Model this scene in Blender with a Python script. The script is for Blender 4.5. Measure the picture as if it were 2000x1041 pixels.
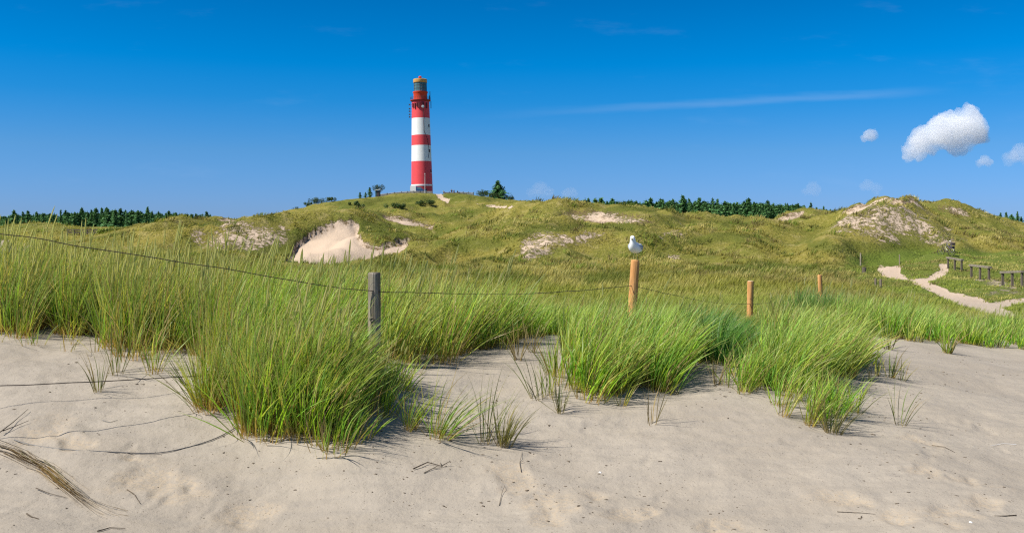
import bpy, bmesh, math, random
import numpy as np
from mathutils import Vector

# ------------------------------------------------------------------ scene, camera, sky, sun
S = bpy.context.scene
for o in list(bpy.data.objects):
    bpy.data.objects.remove(o)
COL = S.collection
F, PX0, HOR, ZC = 1800.0, 1000.0, 455.0, 1.7      # focal length in photo pixels, principal column, horizon row, eye height
cam = bpy.data.cameras.new("camera")
cam_o = bpy.data.objects.new("camera", cam)
COL.objects.link(cam_o)
cam_o.location = (0, 0, ZC)
cam_o.rotation_euler = (math.pi / 2, 0, 0)
cam.sensor_width = 36.0
cam.lens = 36.0 * F / 2000.0
cam.shift_y = -(520.5 - HOR) / 2000.0
cam.clip_start, cam.clip_end = 0.05, 20000
S.camera = cam_o

SUN_AZ, SUN_EL = math.radians(68), math.radians(50)   # azimuth: angle to the left of "straight behind the viewer"
SD = Vector((-math.sin(SUN_AZ) * math.cos(SUN_EL), -math.cos(SUN_AZ) * math.cos(SUN_EL), math.sin(SUN_EL)))
sun = bpy.data.lights.new("sun", 'SUN')
sun.energy, sun.angle, sun.color = 4.2, math.radians(0.55), (1.0, 0.95, 0.86)
sun_o = bpy.data.objects.new("sun", sun)
COL.objects.link(sun_o)
sun_o.rotation_euler = (-SD).to_track_quat('-Z', 'Y').to_euler()

W = bpy.data.worlds.new("World")
S.world = W
W.use_nodes = True
wt = W.node_tree
wt.nodes.clear()


class NT:
    """small helper for writing node trees"""
    def __init__(self, t): self.t = t
    def n(self, typ, **kw):
        nd = self.t.nodes.new(typ)
        for k, v in kw.items():
            if k.startswith('i_'):
                key = k[2:]
                key = int(key) if key.isdigit() else key.replace('_', ' ')
                self.put(nd.inputs[key], v)
            else:
                setattr(nd, k, v)
        return nd
    def put(self, sock, v):
        if hasattr(v, 'bl_rna') and isinstance(v, bpy.types.NodeSocket):
            self.t.links.new(v, sock)
        elif isinstance(v, (tuple, list)) and sock.type == 'RGBA' and len(v) == 3:
            sock.default_value = (*v, 1)
        else:
            sock.default_value = v
    def math(self, op, a, b=0.0, c=None, clamp=False):
        nd = self.t.nodes.new('ShaderNodeMath')
        nd.operation, nd.use_clamp = op, clamp
        self.put(nd.inputs[0], a); self.put(nd.inputs[1], b)
        if c is not None: self.put(nd.inputs[2], c)
        return nd.outputs[0]
    def mix(self, f, a, b, blend='MIX'):
        nd = self.t.nodes.new('ShaderNodeMix')
        nd.data_type, nd.blend_type = 'RGBA', blend
        self.put(nd.inputs[0], f); self.put(nd.inputs[6], a); self.put(nd.inputs[7], b)
        return nd.outputs[2]
    def ramp(self, f, stops, interp='LINEAR'):
        nd = self.t.nodes.new('ShaderNodeValToRGB')
        nd.color_ramp.interpolation = interp
        el = nd.color_ramp.elements
        while len(el) < len(stops): el.new(0.5)
        for e, (p, c) in zip(el, stops):
            e.position = p
            e.color = (c, c, c, 1) if isinstance(c, (int, float)) else (*c, 1)
        self.put(nd.inputs[0], f)
        return nd.outputs[0]
    def sstep(self, x, lo, hi):
        nd = self.t.nodes.new('ShaderNodeMapRange')
        nd.interpolation_type = 'SMOOTHSTEP'
        self.put(nd.inputs[0], x)
        self.put(nd.inputs[1], lo); self.put(nd.inputs[2], hi)
        nd.inputs[3].default_value, nd.inputs[4].default_value = 0, 1
        return nd.outputs[0]
    def noise(self, vec, scale, detail=4, rough=0.55, dist=0.0, col=False):
        nd = self.t.nodes.new('ShaderNodeTexNoise')
        nd.inputs['Scale'].default_value = scale
        nd.inputs['Detail'].default_value = detail
        nd.inputs['Roughness'].default_value = rough
        nd.inputs['Distortion'].default_value = dist
        if vec is not None: self.put(nd.inputs['Vector'], vec)
        return nd.outputs[1 if col else 0]


w = NT(wt)
sky = w.n('ShaderNodeTexSky')
sky.sky_type = 'NISHITA'
sky.sun_disc = False
sky.sun_elevation = SUN_EL
sky.sun_rotation = math.atan2(SD.x, SD.y) % (2 * math.pi)
sky.altitude, sky.air_density, sky.dust_density, sky.ozone_density = 0, 1.0, 0.2, 4.0
tc = w.n('ShaderNodeTexCoord')
sep = w.n('ShaderNodeSeparateXYZ', i_0=tc.outputs['Generated'])
elev = sep.outputs[2]
# clear polarised summer blue: tint of the air by elevation
tint = w.ramp(elev, [(0.0, (0.40, 0.64, 1.40)), (0.036, (0.356, 0.649, 1.33)), (0.086, (0.288, 0.67, 1.183)), (0.14, (0.07, 0.67, 1.22)), (0.178, (0.0, 0.683, 1.25)), (0.243, (0.0, 0.59, 1.10)), (0.30, (0.05, 0.58, 1.05)), (0.5, (0.75, 0.86, 1.0))])
skycol = w.mix(1.0, sky.outputs[0], tint, 'MULTIPLY')
# thin cirrus streak, drawn by direction on the sky
yy = w.math('MAXIMUM', sep.outputs[1], 0.05)
su = w.math('DIVIDE', sep.outputs[0], yy)
sv = w.math('DIVIDE', sep.outputs[2], yy)
line = w.math('MULTIPLY_ADD', su, 0.0548, 0.1287)
comb = w.n('ShaderNodeCombineXYZ', i_0=w.math('MULTIPLY', su, 3.0), i_1=w.math('MULTIPLY', sv, 22.0))
wob = w.noise(comb.outputs[0], 3.0, 4)
dl = w.math('ABSOLUTE', w.math('SUBTRACT', w.math('SUBTRACT', sv, line), w.math('MULTIPLY', w.math('SUBTRACT', wob, 0.5), 0.012)))
streak = w.math('SUBTRACT', 1.0, w.sstep(dl, 0.0, 0.0075))
along = w.math('MULTIPLY', w.sstep(su, -0.08, 0.25), w.math('SUBTRACT', 1.0, w.sstep(su, 0.36, 0.5)))
streak = w.math('MULTIPLY', streak, w.math('MULTIPLY', along, 0.09))
comb2 = w.n('ShaderNodeCombineXYZ', i_0=w.math('MULTIPLY', su, 4.0), i_1=w.math('MULTIPLY', sv, 16.0))
veil = w.sstep(w.noise(comb2.outputs[0], 1.6, 5, 0.6), 0.56, 0.85)
veil = w.math('MULTIPLY', veil, 0.05)
cf = w.math('ADD', streak, veil, clamp=True)
skycol = w.mix(cf, skycol, (7.5, 8.2, 9.5))
bg = w.n('ShaderNodeBackground', i_Strength=0.0555)
w.put(bg.inputs['Color'], skycol)
wo = w.n('ShaderNodeOutputWorld')
wt.links.new(bg.outputs[0], wo.inputs[0])

S.view_settings.view_transform = 'Standard'
S.view_settings.look = 'None'
S.view_settings.exposure = 0.8
S.view_settings.gamma = 1.0
S.cycles.use_denoising = False
S.cycles.filter_width = 1.25
S.cycles.max_bounces = 12
S.cycles.diffuse_bounces = 3
S.cycles.volume_bounces = 12
S.cycles.transparent_max_bounces = 8

R = np.random.default_rng(7)
random.seed(7)


# ------------------------------------------------------------------ helpers
def tag(o, label=None, cat=None, group=None, kind=None):
    if label: o["label"] = label
    if cat: o["category"] = cat
    if group: o["group"] = group
    if kind: o["kind"] = kind
    return o


def link(name, me, parent=None):
    o = bpy.data.objects.new(name, me)
    COL.objects.link(o)
    if parent: o.parent = parent
    return o


def empty(name, loc, rz=0):
    o = link(name, None)
    o.empty_display_size = 0.2
    o.location = loc
    o.rotation_euler = (0, 0, rz)
    return o


def copy_tree(o, parent=None):
    c = o.copy()
    COL.objects.link(c)
    c.parent = parent
    for ch in list(o.children):
        copy_tree(ch, c)
    return c


def np_mesh(name, V, Q, mat, C=None, smooth=False):
    """V (n,3), Q (m,4) or (m,3); optional colours per vertex"""
    me = bpy.data.meshes.new(name)
    V = np.asarray(V, np.float32); Q = np.asarray(Q, np.int32)
    k = Q.shape[1]
    me.vertices.add(len(V)); me.vertices.foreach_set('co', V.ravel())
    me.loops.add(Q.size); me.loops.foreach_set('vertex_index', Q.ravel())
    me.polygons.add(len(Q)); me.polygons.foreach_set('loop_start', np.arange(len(Q), dtype=np.int32) * k)
    if smooth: me.polygons.foreach_set('use_smooth', np.ones(len(Q), bool))
    me.update(calc_edges=True)
    if C is not None:
        a = me.attributes.new('Col', 'FLOAT_COLOR', 'POINT')
        a.data.foreach_set('color', np.column_stack([C, np.ones(len(C))]).astype(np.float32).ravel())
    if mat is not None: me.materials.append(mat)
    return me


class MB:
    """collects simple shapes into one mesh"""
    def __init__(self): self.v, self.f, self.n = [], [], 0
    def add(self, v, f):
        self.v.append(np.asarray(v, float)); self.f += [tuple(i + self.n for i in q) for q in f]; self.n += len(v)
        return self
    def box(self, c, s, rz=0.0, taper=1.0):
        cx, cy, cz = c; sx, sy, sz = [q / 2 for q in s]
        p = []
        for z, k in ((-sz, 1), (sz, taper)):
            for x, y in ((-sx, -sy), (sx, -sy), (sx, sy), (-sx, sy)):
                x2, y2 = x * k, y * k
                p.append((cx + x2 * math.cos(rz) - y2 * math.sin(rz), cy + x2 * math.sin(rz) + y2 * math.cos(rz), cz + z))
        return self.add(p, [(3, 2, 1, 0), (4, 5, 6, 7), (0, 1, 5, 4), (1, 2, 6, 5), (2, 3, 7, 6), (3, 0, 4, 7)])
    def tube(self, pts, r, n=6, cap=True):
        P = np.asarray(pts, float); m = len(P)
        r = np.full(m, r) if np.isscalar(r) else np.asarray(r, float)
        T = np.gradient(P, axis=0); T /= np.linalg.norm(T, axis=1)[:, None] + 1e-12
        up = np.array([0, 0, 1.0]) if abs(T[0][2]) < 0.9 else np.array([1.0, 0, 0])
        vs, prev = [], None
        for i in range(m):
            a = np.cross(T[i], up if prev is None else prev)
            if np.linalg.norm(a) < 1e-6: a = np.cross(T[i], [0, 1.0, 0.1])
            a /= np.linalg.norm(a); b = np.cross(a, T[i]); prev = b
            for k in range(n):
                t = 2 * math.pi * k / n
                vs.append(P[i] + r[i] * (math.cos(t) * a + math.sin(t) * b))
        fs = [(i * n + k, i * n + (k + 1) % n, (i + 1) * n + (k + 1) % n, (i + 1) * n + k) for i in range(m - 1) for k in range(n)]
        if cap: fs += [tuple(range(n))[::-1], tuple((m - 1) * n + k for k in range(n))]
        return self.add(vs, fs)
    def lathe(self, prof, n=24, c=(0, 0, 0), wob=None):
        vs = []
        for i, (r, z) in enumerate(prof):
            for k in range(n):
                t = 2 * math.pi * k / n
                rr = r * (1 + (wob(t, z) if wob else 0))
                vs.append((c[0] + rr * math.cos(t), c[1] + rr * math.sin(t), c[2] + z))
        m = len(prof)
        fs = [(i * n + k, i * n + (k + 1) % n, (i + 1) * n + (k + 1) % n, (i + 1) * n + k) for i in range(m - 1) for k in range(n)]
        fs += [tuple(range(n))[::-1], tuple((m - 1) * n + k for k in range(n))]
        return self.add(vs, fs)
    def build(self, name, mat, parent=None, smooth=False):
        me = bpy.data.meshes.new(name)
        me.from_pydata(np.concatenate(self.v).tolist(), [], self.f)
        me.update()
        if smooth:
            me.polygons.foreach_set('use_smooth', np.ones(len(me.polygons), bool))
            me.set_sharp_from_angle(angle=math.radians(40))
        me.materials.append(mat)
        return link(name, me, parent)


# ------------------------------------------------------------------ noise and terrain heights
def vnoise(x, y, seed=0):
    xi, yi = np.floor(x).astype(np.int64), np.floor(y).astype(np.int64)
    xf, yf = x - xi, y - yi
    def h(a, b):
        n = (a * 374761393 + b * 668265263 + seed * 1442695041) & 0xFFFFFFFF
        n = ((n ^ (n >> 13)) * 1274126177) & 0xFFFFFFFF
        n = ((n ^ (n >> 16)) * 2246822519) & 0xFFFFFFFF
        return ((n ^ (n >> 15)) & 0xFFFF) / 65535.0
    sx, sy = xf * xf * xf * (xf * (xf * 6 - 15) + 10), yf * yf * yf * (yf * (yf * 6 - 15) + 10)
    a, b, c, d = h(xi, yi), h(xi + 1, yi), h(xi, yi + 1), h(xi + 1, yi + 1)
    return (a + (b - a) * sx) * (1 - sy) + (c + (d - c) * sx) * sy - 0.5


def fbm(x, y, seed=0, oc=4, gain=0.5):
    s, a, f = 0, 1.0, 1.0
    for i in range(oc):
        s = s + a * vnoise(x * f + 17.3 * i, y * f - 9.1 * i, seed + i)
        a *= gain; f *= 2.03
    return s


def smooth01(t):
    t = np.clip(t, 0, 1)
    return t * t * (3 - 2 * t)


U = np.arange(-1400, 3401, 4.0)


def layer(D, py=None, z=None, sm=5):
    """D: number or [(px, D)], py or z likewise; returns (distance, height) for every column"""
    def ev(q, k=sm):
        if np.isscalar(q): return np.full(len(U), float(q))
        q = np.array(q, float)
        a = np.interp(U, q[:, 0], q[:, 1])
        g = np.exp(-0.5 * (np.arange(-4 * k, 4 * k + 1) / k) ** 2); g /= g.sum()
        return np.convolve(np.pad(a, 4 * k, mode='edge'), g, 'valid')
    d = ev(D, 12)
    zz = ev(z) if z is not None else ZC + (HOR - ev(py)) / F * d
    if py is not None and np.mean(d) > 100: zz = zz - 4.0 / F * d
    return d, zz


def dip(A, B, d, amount):
    zz = np.minimum(A[1], B[1]) - amount
    t = (d - A[0]) / (B[0] - A[0])
    lin = A[1] + (B[1] - A[1]) * t
    return np.full(len(U), float(d)) if np.isscalar(d) else d, np.minimum(zz, lin - 0.2)


L = []
L.append(layer(1.0, z=[(-800, .05), (2800, .0)]))
L.append(layer(5.0, z=[(-800, .3), (0, .16), (500, .05), (1000, .06), (1500, .06), (2000, .06), (2800, .06)]))
L.append(layer([(-800, 9), (0, 8.6), (300, 8.1), (500, 7.2), (700, 7.6), (900, 8.6), (1060, 9.5), (1250, 9.0), (1450, 9.2), (1600, 9.4), (1750, 11.2), (2000, 13.6), (2800, 14)],
               z=[(-800, .82), (0, .80), (300, .66), (500, .52), (700, .68), (900, .59), (1060, .63), (1250, .44), (1450, .46), (1600, .38), (1750, .30), (2000, .15), (2800, .08)], sm=9))
L.append(layer([(-800, 12), (700, 11), (1060, 12), (1250, 12), (1465, 14.5), (1607, 16.5), (2000, 17.5), (2800, 18)],
               z=[(-800, .85), (0, .8), (700, .7), (1060, .38), (1250, .30), (1465, .2), (1607, .12), (1800, -.1), (2000, -.28), (2800, -.4)], sm=9))
L.append(layer(27, z=[(-800, .4), (0, .5), (300, -.3), (700, -.8), (1060, -.85), (1465, -.8), (1700, -1.1), (2000, -1.4), (2800, -1.4)], sm=9))
L.append(layer(42, z=[(-800, 1.6), (0, 1.55), (60, 1.4), (140, .4), (300, -.6), (700, -1.2), (1465, -1.1), (1700, -1.4), (2000, -1.45), (2800, -1.4)], sm=9))
L.append(layer(66, z=[(-800, .3), (0, .2), (300, -.4), (700, -1.25), (1000, -1.2), (1465, -1.1), (1700, -1.4), (2000, -1.42), (2800, -1.4)], sm=9))
L.append(layer(88, py=[(-800, 480), (0, 485), (300, 500), (500, 508), (700, 514), (900, 516), (1000, 518), (1150, 516), (1300, 517), (1450, 520), (1600, 512), (1720, 506), (1850, 497), (2000, 496), (2800, 500)]))
A7 = layer([(-800, 115), (1000, 115), (1300, 112), (1720, 122), (2800, 122)],
           py=[(-800, 452), (0, 468), (60, 472), (130, 466), (200, 456), (270, 440), (330, 428), (420, 418), (500, 415), (560, 413), (640, 409), (690, 414), (740, 432), (800, 452),
               (850, 462), (900, 456), (950, 446), (1000, 440), (1060, 434), (1150, 431), (1250, 437), (1300, 443), (1400, 441), (1480, 434), (1560, 430), (1620, 418),
               (1660, 397), (1700, 380), (1722, 376), (1762, 383), (1800, 400), (1850, 420), (1900, 440), (2000, 462), (2300, 470), (2800, 470)], sm=3)
A8 = layer([(-800, 165), (900, 165), (1100, 145), (1300, 145), (1600, 160), (2800, 170)],
           py=[(-800, 450), (0, 441), (60, 433), (100, 433), (150, 442), (200, 449), (300, 446), (560, 428), (640, 425), (700, 408), (750, 410), (800, 417), (850, 422), (900, 415), (950, 407), (1000, 401),
               (1050, 392), (1080, 392), (1115, 403), (1150, 403), (1200, 396), (1240, 396), (1280, 408), (1330, 420), (1400, 427), (1500, 428), (1550, 415), (1580, 410), (1620, 416), (1700, 412),
               (1760, 402), (1790, 405), (1830, 401), (1862, 402), (1900, 412), (1950, 426), (2000, 434), (2200, 442), (2800, 446)], sm=3)
L.append(A7)
L.append(dip(A7, A8, 0.55 * A7[0] + 0.45 * A8[0], 0.9))
L.append(A8)
P9 = [(-1400, 447), (0, 446), (300, 441), (500, 421), (540, 413), (580, 407), (640, 391), (700, 386), (740, 380), (780, 375), (840, 374), (920, 376), (950, 383), (1000, 390), (1060, 393), (1120, 405), (1200, 420), (1300, 427), (1600, 428), (2000, 436), (3400, 440)]
A9 = layer(322, py=P9, sm=4)
L.append(dip(A8, A9, 235.0, 1.2))
L.append(A9)
L.append((A9[0] + 34, A9[1] + 0.05))
L.append(layer(420, z=[(-800, 3.5), (400, 4.5), (800, 6.0), (1200, 6.5), (1600, 6.5), (2000, 5.0), (2800, 4)]))
L.append(layer(800, z=4.0))
L.append(layer(4000, z=1.0))
LD = np.array([a[0] for a in L]).T
LZ = np.array([a[1] for a in L]).T
LD = np.maximum.accumulate(LD + np.arange(LD.shape[1]) * 1e-3, axis=1)
LX = np.log(LD)
# monotone cubic along each column
hh = np.diff(LX, axis=1); dd = np.diff(LZ, axis=1) / hh
mm = np.zeros_like(LZ)
w1, w2 = 2 * hh[:, 1:] + hh[:, :-1], hh[:, 1:] + 2 * hh[:, :-1]
with np.errstate(divide='ignore', invalid='ignore'):
    mi = (w1 + w2) / (w1 / dd[:, :-1] + w2 / dd[:, 1:])
mm[:, 1:-1] = np.where(dd[:, :-1] * dd[:, 1:] > 0, mi, 0)
NDL = 900
LG = np.linspace(math.log(1.0), math.log(4000), NDL)
TAB = np.empty((len(U), NDL))
for i in range(len(U)):
    k = np.clip(np.searchsorted(LX[i], LG) - 1, 0, LX.shape[1] - 2)
    t = np.clip((LG - LX[i, k]) / hh[i, k], 0, 1)
    h = hh[i, k]
    TAB[i] = ((2 * t**3 - 3 * t**2 + 1) * LZ[i, k] + (t**3 - 2 * t**2 + t) * h * mm[i, k] + (-2 * t**3 + 3 * t**2) * LZ[i, k + 1] + (t**3 - t**2) * h * mm[i, k + 1])


def relief(x, y):
    """1 on the dune ridges, towards 0 in the hollows"""
    a = x * .55 + y * .835; b = x * .835 - y * .55
    return np.clip(1 - 2.3 * np.abs(fbm(a / 26.0, b / 13.0, 121, 3)), 0, 1)


def base_h(x, y):
    x, y = np.asarray(x, float), np.asarray(y, float)
    u = np.clip((PX0 + F * x / np.maximum(y, 4.6) - U[0]) / 4.0, 0, len(U) - 1.001)
    g = np.clip((np.log(np.maximum(y, 1.01)) - LG[0]) / (LG[1] - LG[0]), 0, NDL - 1.001)
    i, j = u.astype(int), g.astype(int)
    a, b = u - i, g - j
    z = (TAB[i, j] * (1 - a) + TAB[i + 1, j] * a) * (1 - b) + (TAB[i, j + 1] * (1 - a) + TAB[i + 1, j + 1] * a) * b
    far = smooth01((y - 14) / 30)
    z = z + fbm(x / 1.3, y / 1.3, 3, 3) * 0.07 * (1 - far) * smooth01((y - 2) / 4)
    hill = smooth01((y - 60) / 40)
    calm = 1 - 0.85 * smooth01((y - 300) / 20) * (1 - smooth01((y - 370) / 20))
    calm = calm * (1 - .85 * smooth01((290 - PX0 - F * x / np.maximum(y, 4.6)) / 110) * smooth01((y - 80) / 20))
    z = z + far * fbm(x / 5.0, y / 5.0, 11, 3) * (0.22 + 0.65 * hill) * calm
    z = z + hill * calm * (.5 - 1.6 * np.abs(fbm(x / 7.5, y / 6.0, 141, 3))) * .55 * (1 - smooth01((y - 380) / 60))
    z = z + hill * fbm(x / 15.0, y / 18.0, 21, 2) * 1.2 * calm * (1 - smooth01((y - 420) / 100))
    z = z + hill * (relief(x, y) - .62) * (2.7 - 1.2 * smooth01((y - 98) / 20)) * calm * (1 - smooth01((y - 380) / 60))
    return z


# low dark herbs in the dune slacks and under the blowouts
HERB = [
    ([(985, 456), (1060, 441), (1150, 436), (1230, 440), (1300, 449), (1240, 452), (1150, 447), (1060, 455), (1000, 470)], 70, 118),
    ([(930, 545), (970, 536), (1040, 540), (1060, 552), (1000, 560), (945, 558)], 30, 80),
    ([(1120, 552), (1170, 538), (1240, 535), (1262, 545), (1200, 556), (1140, 562)], 30, 80),
    ([(1360, 530), (1420, 518), (1540, 512), (1660, 520), (1640, 534), (1500, 530), (1420, 540)], 34, 92),
    ([(590, 520), (700, 515), (820, 514), (900, 522), (840, 534), (700, 532), (600, 536)], 40, 100),
    ([(640, 398), (700, 388), (840, 380), (845, 396), (780, 404), (700, 410), (650, 408)], 235, 345),
    ([(868, 378), (940, 384), (1000, 394), (930, 392), (875, 392)], 235, 345),
    ([(850, 474), (930, 462), (1000, 470), (960, 490), (880, 494)], 70, 120),
    ([(1330, 470), (1420, 455), (1500, 462), (1440, 476), (1350, 482)], 70, 120),
    ([(1560, 470), (1680, 474), (1790, 486), (1880, 484), (1850, 496), (1700, 496), (1580, 486)], 70, 120),
    ([(820, 416), (900, 405), (960, 410), (930, 424), (860, 432)], 120, 180),
    ([(1300, 428), (1400, 430), (1500, 432), (1440, 440), (1330, 438)], 80, 160),
]


def hollow(x, y):
    o = smooth01((.46 - relief(x, y)) / .30) * smooth01((y - 55) / 25) * (1 - .7 * smooth01((y - 240) / 40))
    z = base_h(x, y)
    px, py = proj(x, y, z)
    px = px + fbm(x / 3.0, y / 3.0, 151, 3) * 26; py = py + fbm(x / 3.0, y / 3.0, 153, 3) * 9
    for poly, d0, d1 in HERB:
        P = np.array(poly)
        m = (y > d0) & (y < d1) & (px > P[:, 0].min() - 20) & (px < P[:, 0].max() + 20) & (py > P[:, 1].min() - 12) & (py < P[:, 1].max() + 12)
        if m.any(): o[m] = np.maximum(o[m], .95 * smooth01((pip(px[m], py[m], poly) + 5) / 9))
    return o


# where the grass stays short: trodden verges by the path and rails
VERGE = [(1650, 498), (1760, 488), (2100, 488), (2100, 690), (1990, 650), (1900, 612), (1800, 590), (1740, 580), (1680, 552), (1650, 525)]


def verge(x, y, z):
    px, py = proj(x, y, z)
    m = (y > 22) & (y < 100) & (px > 1600)
    o = np.zeros(x.shape)
    if m.any():
        o[m] = smooth01((pip(px[m], py[m], VERGE) + 8) / 16)
    return o


# bare sand, path and herb patches: polygons laid out on the dune faces
def pip(px, py, poly):
    P = np.array(poly, float)
    inside = np.zeros(px.shape, bool); dist = np.full(px.shape, 1e9)
    for (x1, y1), (x2, y2) in zip(P, np.roll(P, -1, 0)):
        c = ((y1 > py) != (y2 > py)) & (px < (x2 - x1) * (py - y1) / (y2 - y1 + 1e-12) + x1)
        inside ^= c
        t = np.clip(((px - x1) * (x2 - x1) + (py - y1) * (y2 - y1)) / ((x2 - x1) ** 2 + (y2 - y1) ** 2 + 1e-9), 0, 1)
        dist = np.minimum(dist, np.hypot(px - x1 - t * (x2 - x1), py - y1 - t * (y2 - y1)))
    return np.where(inside, dist, -dist)


# (polygon, dmin, dmax, soft edge in px, cover, digs in by m)
PATCH = [
    ([(556, 508), (572, 482), (600, 458), (625, 440), (658, 427), (692, 427), (706, 440), (700, 455), (715, 468), (742, 476), (790, 461), (804, 461), (788, 488), (752, 494), (722, 506), (640, 513), (590, 511)], 70, 125, 5, 1.0, 0.7),
    ([(1015, 442), (1080, 428), (1115, 411), (1180, 408), (1260, 421), (1280, 434), (1210, 437), (1140, 431), (1070, 438)], 112, 144, 5, 0.5, 0.4),
    ([(1128, 428), (1150, 418), (1200, 420), (1205, 432), (1165, 431)], 112, 144, 4, 1.0, 0.4),
    ([(1000, 490), (1030, 460), (1080, 448), (1150, 455), (1200, 462), (1150, 480), (1090, 485), (1060, 505), (1010, 508)], 70, 118, 14, 0.52, 0.0),
    ([(1270, 455), (1330, 450), (1350, 462), (1320, 470), (1280, 465)], 80, 115, 8, 0.5, 0.0),
    ([(1300, 495), (1335, 492), (1340, 510), (1310, 512)], 70, 115, 8, 0.5, 0.0),
    ([(1600, 455), (1640, 425), (1690, 395), (1722, 385), (1775, 392), (1800, 415), (1850, 445), (1885, 478), (1790, 482), (1700, 470), (1640, 462)], 85, 126, 22, 0.48, 0.0),
    ([(1640, 412), (1690, 390), (1722, 381), (1782, 391), (1772, 398), (1722, 393), (1692, 404), (1660, 418)], 108, 126, 4, 1.0, 0.4),
    ([(1830, 402), (1860, 400), (1900, 414), (1890, 424), (1850, 416)], 130, 176, 8, 0.6, 0.2),
    ([(380, 480), (400, 440), (470, 425), (560, 440), (565, 485), (480, 500), (420, 505)], 80, 120, 18, 0.48, 0.0),
    ([(420, 428), (450, 420), (470, 428), (445, 434)], 90, 120, 4, 0.8, 0.2),
    ([(-200, 452), (20, 452), (60, 462), (75, 478), (45, 500), (-200, 510)], 24, 48, 8, 0.85, 0.15),
    ([(1500, 430), (1540, 417), (1572, 411), (1565, 420), (1530, 431)], 130, 175, 3, 1.0, 0.3),
    ([(740, 418), (790, 422), (850, 438), (848, 447), (800, 440), (760, 430)], 100, 175, 4, 0.66, 0.4),
    ([(1030, 592), (1080, 570), (1130, 575), (1100, 592)], 28, 60, 8, 0.5, 0.0),
    ([(1290, 572), (1340, 562), (1350, 578), (1300, 585)], 28, 60, 8, 0.45, 0.0),
    # trodden path and its branches
    ([(1712, 525), (1724, 539), (1769, 547), (1807, 564), (1848, 584), (1917, 609), (1967, 622), (2060, 660), (2100, 650), (1990, 622), (1983, 610), (1959, 600), (2010, 588), (2060, 582), (2060, 574), (2000, 581), (1932, 590),
      (1909, 579), (1860, 571), (1841, 561), (1813, 551), (1850, 534), (1852, 516), (1833, 516), (1835, 526), (1807, 543), (1776, 543), (1759, 533), (1761, 519), (1719, 518)], 22, 100, 3, 1.0, 0.06),
    ([(1900, 575), (1960, 560), (2020, 565), (2020, 575), (1950, 580)], 35, 70, 5, 0.35, 0.0),
    ([(1890, 540), (1940, 545), (1990, 555), (1990, 566), (1920, 556)], 40, 75, 5, 0.5, 0.0),
    ([(845, 373), (857, 373), (866, 384), (886, 394), (874, 397), (855, 386)], 240, 340, 1.5, 1.0, 0.1),
    ([(925, 398), (980, 402), (1055, 406), (1055, 410), (975, 406)], 150, 330, 1.5, 1.0, 0.1),
]


def proj(x, y, z):
    yc = np.maximum(y, 0.3)
    return PX0 + F * x / yc, HOR - F * (z - ZC) / yc


def cover(x, y, z):
    """bare-sand cover 0..1 and how deep the sand has blown out"""
    px, py = proj(x, y, z)
    sand = np.zeros(x.shape); dig = np.zeros(x.shape); root = np.zeros(x.shape)
    for poly, d0, d1, soft, cov, dg in PATCH:
        P = np.array(poly)
        m = (y > d0) & (y < d1) & (px > P[:, 0].min() - 30) & (px < P[:, 0].max() + 30) & (py > P[:, 1].min() - 25) & (py < P[:, 1].max() + 25)
        if not m.any(): continue
        xs, ys = x[m], y[m]
        ppx = px[m] + fbm(xs / 2.2, ys / 2.2, 5, 3) * soft * 2.0
        ppy = py[m] + fbm(xs / 2.2, ys / 2.2, 9, 3) * soft * 1.2
        sd = pip(ppx, ppy, poly)
        k = smooth01((sd + soft) / (2 * soft))
        sand[m] = np.maximum(sand[m], k * cov)
        dig[m] = np.maximum(dig[m], smooth01((sd + 2) / 5) * dg)
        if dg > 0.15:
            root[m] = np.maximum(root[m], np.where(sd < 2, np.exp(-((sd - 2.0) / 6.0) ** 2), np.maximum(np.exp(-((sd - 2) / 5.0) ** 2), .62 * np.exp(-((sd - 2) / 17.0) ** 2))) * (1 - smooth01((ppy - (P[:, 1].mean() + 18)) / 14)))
    # the foreground drift is bare sand between the tussocks
    edge = np.interp(px, [-400, 0, 700, 1060, 1300, 1465, 1607, 1700, 2000, 2400], [12, 12, 11.5, 11.5, 11.5, 11.5, 11.8, 12.3, 14.6, 15.5])
    front = 1 - smooth01((y - edge + fbm(x / 1.5, y / 1.5, 31, 3) * 2.5) / 2.2)
    sand = np.maximum(sand, front)
    return sand, dig, root


SCUFF = [(300, 938, .16), (345, 962, .12), (470, 1022, .15), (1005, 935, .15), (1045, 985, .16), (1070, 1010, .14), (1150, 970, .12), (1800, 868, .10), (1820, 920, .10), (1655, 972, .13), (95, 848, .16), (130, 862, .12), (1845, 1000, .14), (1760, 1010, .12), (1930, 985, .12), (1430, 1035, .12), (250, 905, .08), (1890, 940, .1), (1230, 1010, .1)]
SCW = []
NFOOT = 90
_fx, _fy = R.uniform(-3.6, 4.6, NFOOT), R.uniform(3.0, 8.0, NFOOT)


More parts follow.
